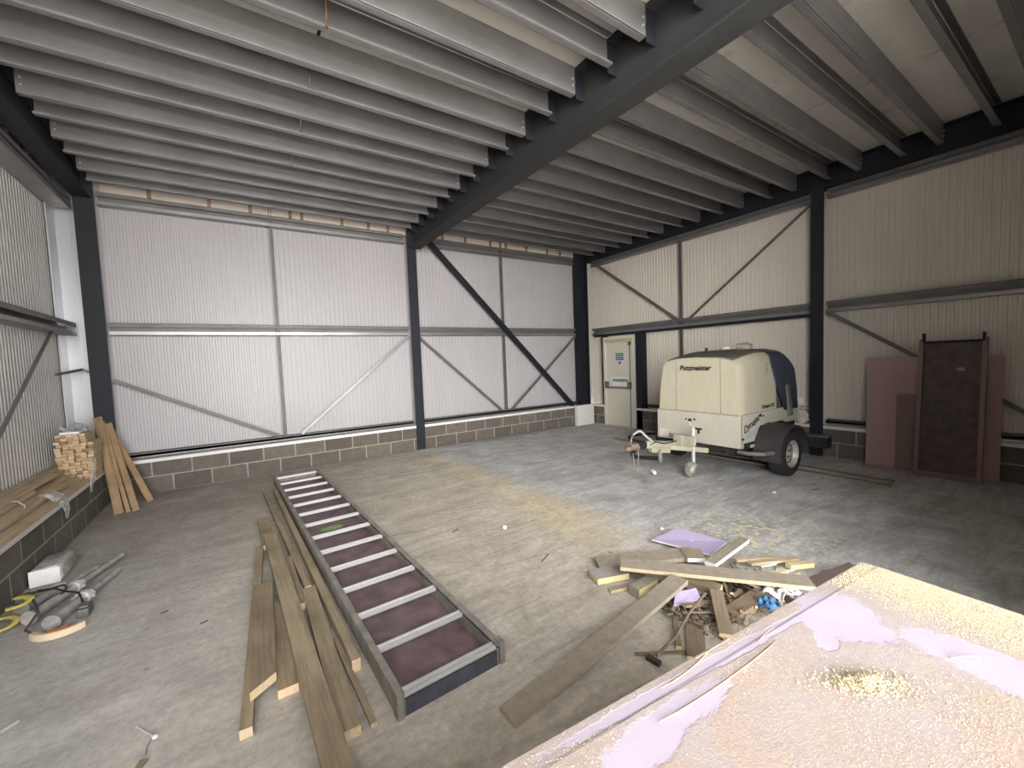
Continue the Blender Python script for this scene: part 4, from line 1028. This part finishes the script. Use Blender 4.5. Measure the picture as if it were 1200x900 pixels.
bb = B(); bb.box(XF - .018, XF - .01, -3.90, -3.82, .435, .50); obj('data_plate', bb, 'rail_w', tr)
bb = B(); bb.box(-1.50, -1.40, YN + .015, YN + .026, 1.36, 1.50); obj('side_label', bb, 'plaster', tr)
# recess with lamp and the tubular step
bb = B(); bb.box(-2.08, -1.80, YN - .006, YN + .02, .40, .475); obj('recess_panel', bb, 'rubber', tr)
bb = B(); bb.box(-1.93, -1.83, YN - .02, YN, .405, .44); obj('marker_lamp', bb, 'alu', tr)
bb = B(); bb.tube([(-2.12, YN + .05, .37), (-2.14, YN - .08, .37), (-2.05, YN - .22, .37), (-1.8, YN - .26, .36), (-1.6, YN - .26, .36)], .028, 10); obj('side_step', bb, 'galvd', tr, smooth=True)
# chassis
bb = B()
for y in (YN + .12, YR - .12): bb.box(-2.25, -.35, y - .03, y + .03, .32, .40)
bb.box(-1.55, -1.45, YN - .05, YR + .05, .26, .32); bb.box(-.42, -.35, YN, YR, .32, .40)
obj('chassis_frame', bb, 'rubber', tr)
bb = B(); bb.box(-.40, -.22, YN - .32, YR + .1, .20, .36); obj('tail_bar', bb, 'rubber', tr, bevel=.008)
bb = B(); bb.box(-.41, -.21, YN - .33, YR + .1, .361, .376); obj('tail_strip', bb, 'galvd', tr)
bb = B(); bb.box(-.215, -.20, YN - .30, YN - .12, .24, .33); obj('tail_lamp', bb, 'rust', tr)
# wheels
WX, WZ = -1.46, .295
def wheel(yo, s):
    w = obj('wheel', B().lathe([(.175, 0), (.185, -.012), (.25, -.018), (.285, -.005), (.295, .02), (.295, .14), (.285, .165), (.25, .178), (.185, .172), (.175, .16)], (0, 0, 0), 'y', 40), 'rubber', tr, smooth=True)
    w.location = (WX, yo, WZ); w.rotation_euler = (0, 0, 0 if s > 0 else PI)
    obj('rim', B().lathe([(.178, -.004), (.182, -.012), (.172, -.014), (.165, .02), (.155, .045), (.13, .05), (.10, .035), (.075, .03), (.072, .045), (.0, .045)], (0, 0, 0), 'y', 40), 'wheelrim', w, smooth=True)
    bh = B()
    for k in range(14):
        a = 2 * PI * k / 14; c = Vector((.118 * math.cos(a), 0, .118 * math.sin(a))); bh.cyl(c + Vector((0, .035, 0)), c + Vector((0, .0465, 0)), .012, n=10)
    obj('rim_hole', bh, 'black', w)
    bh = B(); bh.cyl((0, .045, 0), (0, -.005, 0), .036, .030, n=18); obj('hub_cap', bh, 'wheelrim', w)
    bh = B()
    for k in range(4):
        a = PI / 4 + PI / 2 * k; bh.cyl((.055 * math.cos(a), .04, .055 * math.sin(a)), (.055 * math.cos(a), .018, .055 * math.sin(a)), .009, n=6)
    obj('wheel_bolt', bh, 'rust', w)
wheel(-5.155, 1); wheel(YR + .22, -1)
# mudguards
for ya, yb_ in ((YN - .34, YN - .012), (YR + .012, YR + .26)):
    bb = B(); vs = []; N = 20
    for i in range(N + 1):
        a = math.radians(-8 + 196 * i / N); ro = .415
        zf = 0.93
        for r in (ro, ro - .03):
            for y in (ya, yb_): vs.append((WX + r * math.cos(a), y, WZ + r * math.sin(a) * zf))
    fs = []
    for i in range(N):
        o_ = 4 * i; fs += [(o_, o_ + 1, o_ + 5, o_ + 4), (o_ + 3, o_ + 2, o_ + 6, o_ + 7), (o_, o_ + 4, o_ + 6, o_ + 2), (o_ + 1, o_ + 3, o_ + 7, o_ + 5)]
    fs += [(0, 2, 3, 1), (4 * N, 4 * N + 1, 4 * N + 3, 4 * N + 2)]
    bb.add(vs, fs)
    lipb = ya if ya < -4.5 else yb_
    obj('mudguard', bb, 'fender', tr, smooth=True)
bb = B(); vs = [(WX, YN - .012, WZ)] + [(WX + .41 * math.cos(math.radians(-8 + 196 * i / 16)), YN - .012, WZ + .38 * math.sin(math.radians(-8 + 196 * i / 16))) for i in range(17)]
bb.add(vs, [(0, i, i + 1) for i in range(1, 17)]); o = obj('inner_guard', bb, 'fender', tr); m = o.modifiers.new('s', 'SOLIDIFY'); m.thickness = .008
# drawbar
DY = -4.10; tip = Vector((-3.16, -3.99, .47))
bb = B()
bb.bar((-2.12, -4.16, .36), (-2.55, -4.11, .42), .12, .10); bb.bar((-2.50, -4.115, .41), (-2.98, -4.03, .475), .10, .10)
bb.bar((-2.2, -4.45, .34), (-2.6, -4.14, .40), .06, .07); bb.bar((-2.2, -3.85, .34), (-2.6, -4.08, .40), .06, .07)
obj('drawbar', bb, 'drawbar', tr, bevel=.015)
bb = B(); bb.bar((-2.62, -4.14, .36), (-2.92, -4.07, .40), .08, .07); obj('overrun_damper', bb, 'drawbar', tr, bevel=.012)
bb = B(); bb.cyl((-2.92, -4.035, .475), (-3.09, -4.0, .465), .045, .042, n=16)
for k in range(5): bb.cyl((-2.95 - .03 * k, -4.03 + .006 * k, .473), (-2.962 - .03 * k, -4.027 + .006 * k, .473), .055, n=16)
obj('rubber_gaiter', bb, 'rubber', tr, smooth=True)
bb = B(); bb.cyl((-3.07, -4.0, .46), (-3.22, -3.975, .46), .045, .05, n=14); bb.lathe([(.0, .03), (.05, .02), (.055, -.02), (.0, -.05)], (-3.24, -3.97, .455), 'z', 16); obj('coupling_head', bb, 'couple', tr, smooth=True)
bb = B(); bb.tube([(-3.20, -3.975, .50), (-3.16, -3.97, .60), (-3.10, -3.98, .635)], .012, 8); obj('coupling_handle', bb, 'couple', tr, smooth=True)
bb = B(); bb.tube([(-2.86, -4.06, .50), (-2.97, -4.05, .58), (-3.08, -4.05, .665), (-3.13, -4.05, .675), (-3.22, -4.05, .645)], [.016, .016, .016, .016, .014], 8); obj('brake_lever', bb, 'alu', tr, smooth=True)
bb = B(); bb.tube([(-3.14, -4.05, .46), (-3.15, -4.06, .30), (-3.17, -4.06, .20), (-3.19, -4.06, .13), (-3.22, -4.05, .17), (-3.24, -4.05, .40)], .007, 6); obj('breakaway_cable', bb, 'rail_w', tr, smooth=True)
bb = B(); bb.tube(arcpts(0, 0, .085, .085, 0, 2 * PI * 15 / 16, 0, n=16, dz=0), .011, 8, closed=True); o = obj('cable_loop', bb, 'rail_w', tr, smooth=True); o.location = (-2.82, -4.15, .31); o.rotation_euler = (PI / 2, 0, .5)
bb = B(); bb.tube([(-2.3, -4.18, .46), (-2.5, -4.17, .47), (-2.7, -4.13, .46), (-2.85, -4.10, .50), (-2.95, -4.08, .47)], .009, 6); obj('brake_cable', bb, 'rubber', tr, smooth=True)
bb = B(); bb.box(-2.50, -2.42, -4.25, -4.12, .38, .56); bb.box(-2.44, -2.36, -4.36, -4.22, .40, .55); obj('clamp_bracket', bb, 'drawbar', tr, bevel=.01)
JX, JY = -2.36, -4.335
bb = B(); bb.cyl((JX, JY, .15), (JX, JY, .66), .024, n=14); bb.cyl((JX, JY, .42), (JX, JY, .50), .034, n=14); obj('jockey_tube', bb, 'alu', tr, smooth=True)
bb = B(); bb.tube([(JX, JY, .66), (JX, JY, .69), (JX - .07, JY, .70), (JX - .08, JY, .76)], .008, 8); bb.bar((JX - .025, JY - .06, .16), (JX - .025, JY + .06, .16), .03, .012)
bb.bar((JX - .02, JY + .045, .16), (JX - .08, JY + .045, .10), .02, .006); bb.bar((JX - .02, JY - .045, .16), (JX - .08, JY - .045, .10), .02, .006); obj('jockey_fork', bb, 'alu', tr)
jw = obj('jockey_wheel', B().lathe([(.055, -.028), (.085, -.032), (.102, -.022), (.106, 0), (.102, .022), (.085, .032), (.055, .028)], (0, 0, 0), 'y', 28), 'rail_w', tr, smooth=True); jw.location = (JX - .085, JY - .01, .107)
obj('jockey_rim', B().lathe([(.058, -.02), (.03, -.01), (.02, -.035), (0, -.036)], (0, 0, 0), 'y', 20), 'alu', jw, smooth=True)
# knob and rag on the roof
bb = B(); bb.cyl((-1.9, -4.26, 1.675), (-1.9, -4.26, 1.73), .02, n=12); obj('roof_knob', bb, 'black', tr)
def lump(name, label, c, r, mat, cat, seed, sq=.6):
    bb = B(); n1, n2 = 12, 16; vs = []
    for i in range(n1 + 1):
        th = PI * i / n1
        for k in range(n2):
            ph = 2 * PI * k / n2; d = Vector((math.sin(th) * math.cos(ph), math.sin(th) * math.sin(ph), math.cos(th)))
            f = 1 + .35 * noise.noise(d * 2.1 + Vector((seed, 0, 0))) + .18 * noise.noise(d * 5 + Vector((0, seed, 0)))
            vs.append((c[0] + d.x * r[0] * f, c[1] + d.y * r[1] * f, max(c[2] - r[2] * sq, c[2] + d.z * r[2] * f)))
    bb.add(vs, [(i * n2 + k, i * n2 + (k + 1) % n2, (i + 1) * n2 + (k + 1) % n2, (i + 1) * n2 + k) for i in range(n1) for k in range(n2)])
    return tag(obj(name, bb, mat, smooth=True), label, cat)
lump('dirty_rag', 'crumpled grey rag lying on the trailer roof, larger of two', (-1.45, -4.55, 1.722), (.09, .11, .06), 'stone', 'rag', 3.3)
lump('dirty_rag', 'small pale rag lump on the trailer roof left of the larger one', (-1.62, -4.38, 1.712), (.05, .07, .035), 'liner', 'rag', 7.7)
lump('plastic_bag', 'white plastic bag slumped on the ledge behind the trailer, lower one', (.05, -4.67, .585), (.09, .11, .14), 'liner', 'bag', 1.2, .75)
lump('plastic_bag', 'white plastic bag on top of the other one behind the trailer', (.06, -4.65, .81), (.07, .085, .09), 'paper', 'bag', 4.6, .8)
loop('black_hose', 'black hose coiled on the floor between the fire door and the trailer', arcpts(-.75, -2.35, .40, .38, 0, 11.5, .03, n=60, dz=.008), .022, 'rubber', 'hose')
loop('black_hose', 'second black hose sprawling from the wall towards the drawbar', [(-.25, -2.9, .03), (-.6, -3.1, .05), (-1.1, -2.9, .06), (-1.5, -2.75, .04), (-1.9, -2.9, .03), (-2.2, -3.2, .03), (-2.0, -3.5, .03)], .03, 'rubber', 'hose')
crumple('white_scrap', 'small white scrap lying on the black hose by the wall', -.55, -2.62, .09, .10, .08, .05, 'paper', 'scrap', 2.9)

# ------------------------------------------------------------------ litter on the floor
def cup(x, y, r, h, label, rz=0.3):
    bb = B(); bb.lathe([(0, .0), (r * .75, 0), (r, h), (r * .92, h), (r * .68, .004), (0, .004)], (0, 0, 0), 'x', 16)
    o = obj('paper_cup', bb, 'paper', smooth=True); o.location = (x, y, r); o.rotation_euler = (0, 0, rz); tag(o, label, 'cup')
cup(-2.72, -3.98, .032, .08, 'small white cup lying on the floor under the drawbar', 1.0)
lump('white_pebble', 'small white ball of paper alone on the open floor', (-5.33, -4.20, .018), (.022, .022, .018), 'paper', 'litter', 5.5, .95)
lump('white_pebble', 'small white crumb on the floor behind the scrap heap', (-4.17, -5.16, .013), (.018, .018, .013), 'paper', 'litter', 8.5, .95)
lump('white_pebble', 'small white crumb on the floor by the trailer wheel', (-2.33, -5.33, .012), (.03, .018, .012), 'paper', 'litter', 2.5, .95)
t = thing('bent_nail', 'bent wire with a white cap on the floor near the bottom left', 'wire', (-7.86, -5.14, 0))
bb = B(); bb.tube([(-.075, .115, .006), (-.03, .045, .006), (-.0, .0, .008)], .0035, 6); obj('shaft', bb, 'alu', t); bb = B(); bb.lathe([(0, 0), (.012, .002), (.013, .008), (0, .012)], (.01, -.01, 0), 'z', 12); obj('cap', bb, 'paper', t, smooth=True)
bb = B(); bb.tube([(0, 0, .005), (-.012, -.06, .004), (-.01, -.10, .004)], .0025, 6); obj('tail', bb, 'rail_w', t)
bb = B(); bb.add([(-7.885, -5.265, .001), (-7.855, -5.28, .001), (-7.89, -5.36, .001), (-7.925, -5.385, .001), (-7.885, -5.265, .008), (-7.855, -5.28, .012), (-7.89, -5.36, .010), (-7.925, -5.385, .006)],
             [(3, 2, 1, 0), (4, 5, 6, 7), (0, 1, 5, 4), (1, 2, 6, 5), (2, 3, 7, 6), (3, 0, 4, 7)]); tag(obj('bark_chip', bb, 'w_brown'), 'flat brown bark chip on the floor beside the bent wire', 'chip')
bb = B(); bb.tube([(-8.56, -4.84, .012), (-8.47, -4.70, .014), (-8.42, -4.64, .010)], [.010, .010, .006], 8); tag(obj('metal_offcut', bb, 'alu', smooth=True), 'shiny metal offcut on the floor at the left edge', 'offcut')
for (x, y, dx, dy, w, lb) in ((-5.78, -3.95, .10, .05, .012, 'dark twig on the cream floor beyond the staging board'), (-5.45, -4.95, .16, .09, .012, 'long dark splinter on the open floor left of the scrap heap'), (-7.74, -4.22, .05, .02, .012, 'tiny dark chip on the floor left of the timbers'),
                             (-6.35, -5.2, .03, .12, .012, 'dark splinter on the floor by the near corner of the staging board'), (-1.9, -5.55, .14, -.05, .015, 'dark twig on the floor in front of the trailer wheel'), (-7.98, -3.9, .05, .02, .014, 'tiny dark chip on the floor near the props')):
    plank('dark_splinter', lb, (x, y), (x + dx * .8, y + dy * .8), w * .55, .005, .001, .001, mat='cord', end='cord', cat='splinter')

# ------------------------------------------------------------------ camera
cam = bpy.data.cameras.new('camera'); co = bpy.data.objects.new('camera', cam); C.objects.link(co)
yaw, pitch, roll = math.radians(33.562502), math.radians(-3.334299), math.radians(-2.237647)
fw = Vector((math.sin(yaw) * math.cos(pitch), math.cos(yaw) * math.cos(pitch), math.sin(pitch)))
r0 = Vector((math.cos(yaw), -math.sin(yaw), 0)); u0 = r0.cross(fw)
r_ = r0 * math.cos(roll) + u0 * math.sin(roll); u_ = -r0 * math.sin(roll) + u0 * math.cos(roll)
co.matrix_world = Matrix.Translation((-7.42543, -7.58824, 1.66579)) @ Matrix((r_, u_, -fw)).transposed().to_4x4()
cam.sensor_width = 36; cam.lens = 482.36846 / 1200 * 36; cam.clip_start = .02; cam.clip_end = 200
sc = bpy.context.scene; sc.camera = co

# ------------------------------------------------------------------ daylight
w = bpy.data.worlds.new('sky'); sc.world = w; w.use_nodes = True; nt = w.node_tree
bg = nt.nodes['Background']; tc = nt.nodes.new('ShaderNodeTexCoord')
dot = nt.nodes.new('ShaderNodeVectorMath'); dot.operation = 'DOT_PRODUCT'
D = Vector((-.44, -.85, .20)).normalized(); dot.inputs[1].default_value = D
nt.links.new(tc.outputs['Generated'], dot.inputs[0])
c = ramp(nt, dot.outputs['Value'], [(0.0, (0.45, 0.45, 0.48)), (0.50, (0.75, 0.75, 0.77)), (0.75, (2.3, 2.3, 2.3)), (0.90, (4.7, 4.65, 4.6)), (1.0, (5.6, 5.5, 5.4))])
sz = nt.nodes.new('ShaderNodeSeparateXYZ'); nt.links.new(tc.outputs['Generated'], sz.inputs[0])
c = mixc(nt, 1.0, c, ramp(nt, sz.outputs[2], [(0.30, (1, 1, 1)), (0.65, (0.36, 0.37, 0.40))]), 'MULTIPLY')
# added dimming of the sky on the left, shapes the shadow edge indoors
dt2 = nt.nodes.new('ShaderNodeVectorMath'); dt2.operation = 'DOT_PRODUCT'; dt2.inputs[1].default_value = (.36, -.933, 0)
nt.links.new(tc.outputs['Generated'], dt2.inputs[0])
c = mixc(nt, 1.0, c, ramp(nt, dt2.outputs['Value'], [(0.0, (.12, .12, .13)), (0.22, (1, 1, 1))]), 'MULTIPLY')
nt.links.new(c, bg.inputs[0]); bg.inputs[1].default_value = 5.0
w.cycles.sampling_method = 'AUTOMATIC'
sl = bpy.data.lights.new('sun', 'SUN'); sl.energy = 85; sl.angle = math.radians(.6); sl.color = (1, .975, .955)
so = bpy.data.objects.new('sun', sl); C.objects.link(so); so.location = (-6, 4, 12)
so.rotation_euler = Vector((-.08, -.20, -.97)).to_track_quat('-Z', 'Y').to_euler()
pl = bpy.data.lights.new('door_portal', 'AREA'); pl.shape = 'RECTANGLE'; pl.size = 4.45; pl.size_y = 4.0; pl.cycles.is_portal = True
po = bpy.data.objects.new('door_portal', pl); C.objects.link(po); po.location = (-6.775, YF - .15, 2.0); po.rotation_euler = (PI / 2, 0, 0)

sc.view_settings.view_transform = 'Standard'; sc.view_settings.look = 'None'; sc.view_settings.gamma = 1
sc.view_settings.use_curve_mapping = False; sc.view_settings.exposure = 0.1
cy = sc.cycles; cy.use_denoising = True; cy.max_bounces = 12; cy.diffuse_bounces = 9; cy.glossy_bounces = 3; cy.transparent_max_bounces = 8
cy.sample_clamp_indirect = 6; cy.caustics_reflective = False; cy.caustics_refractive = False
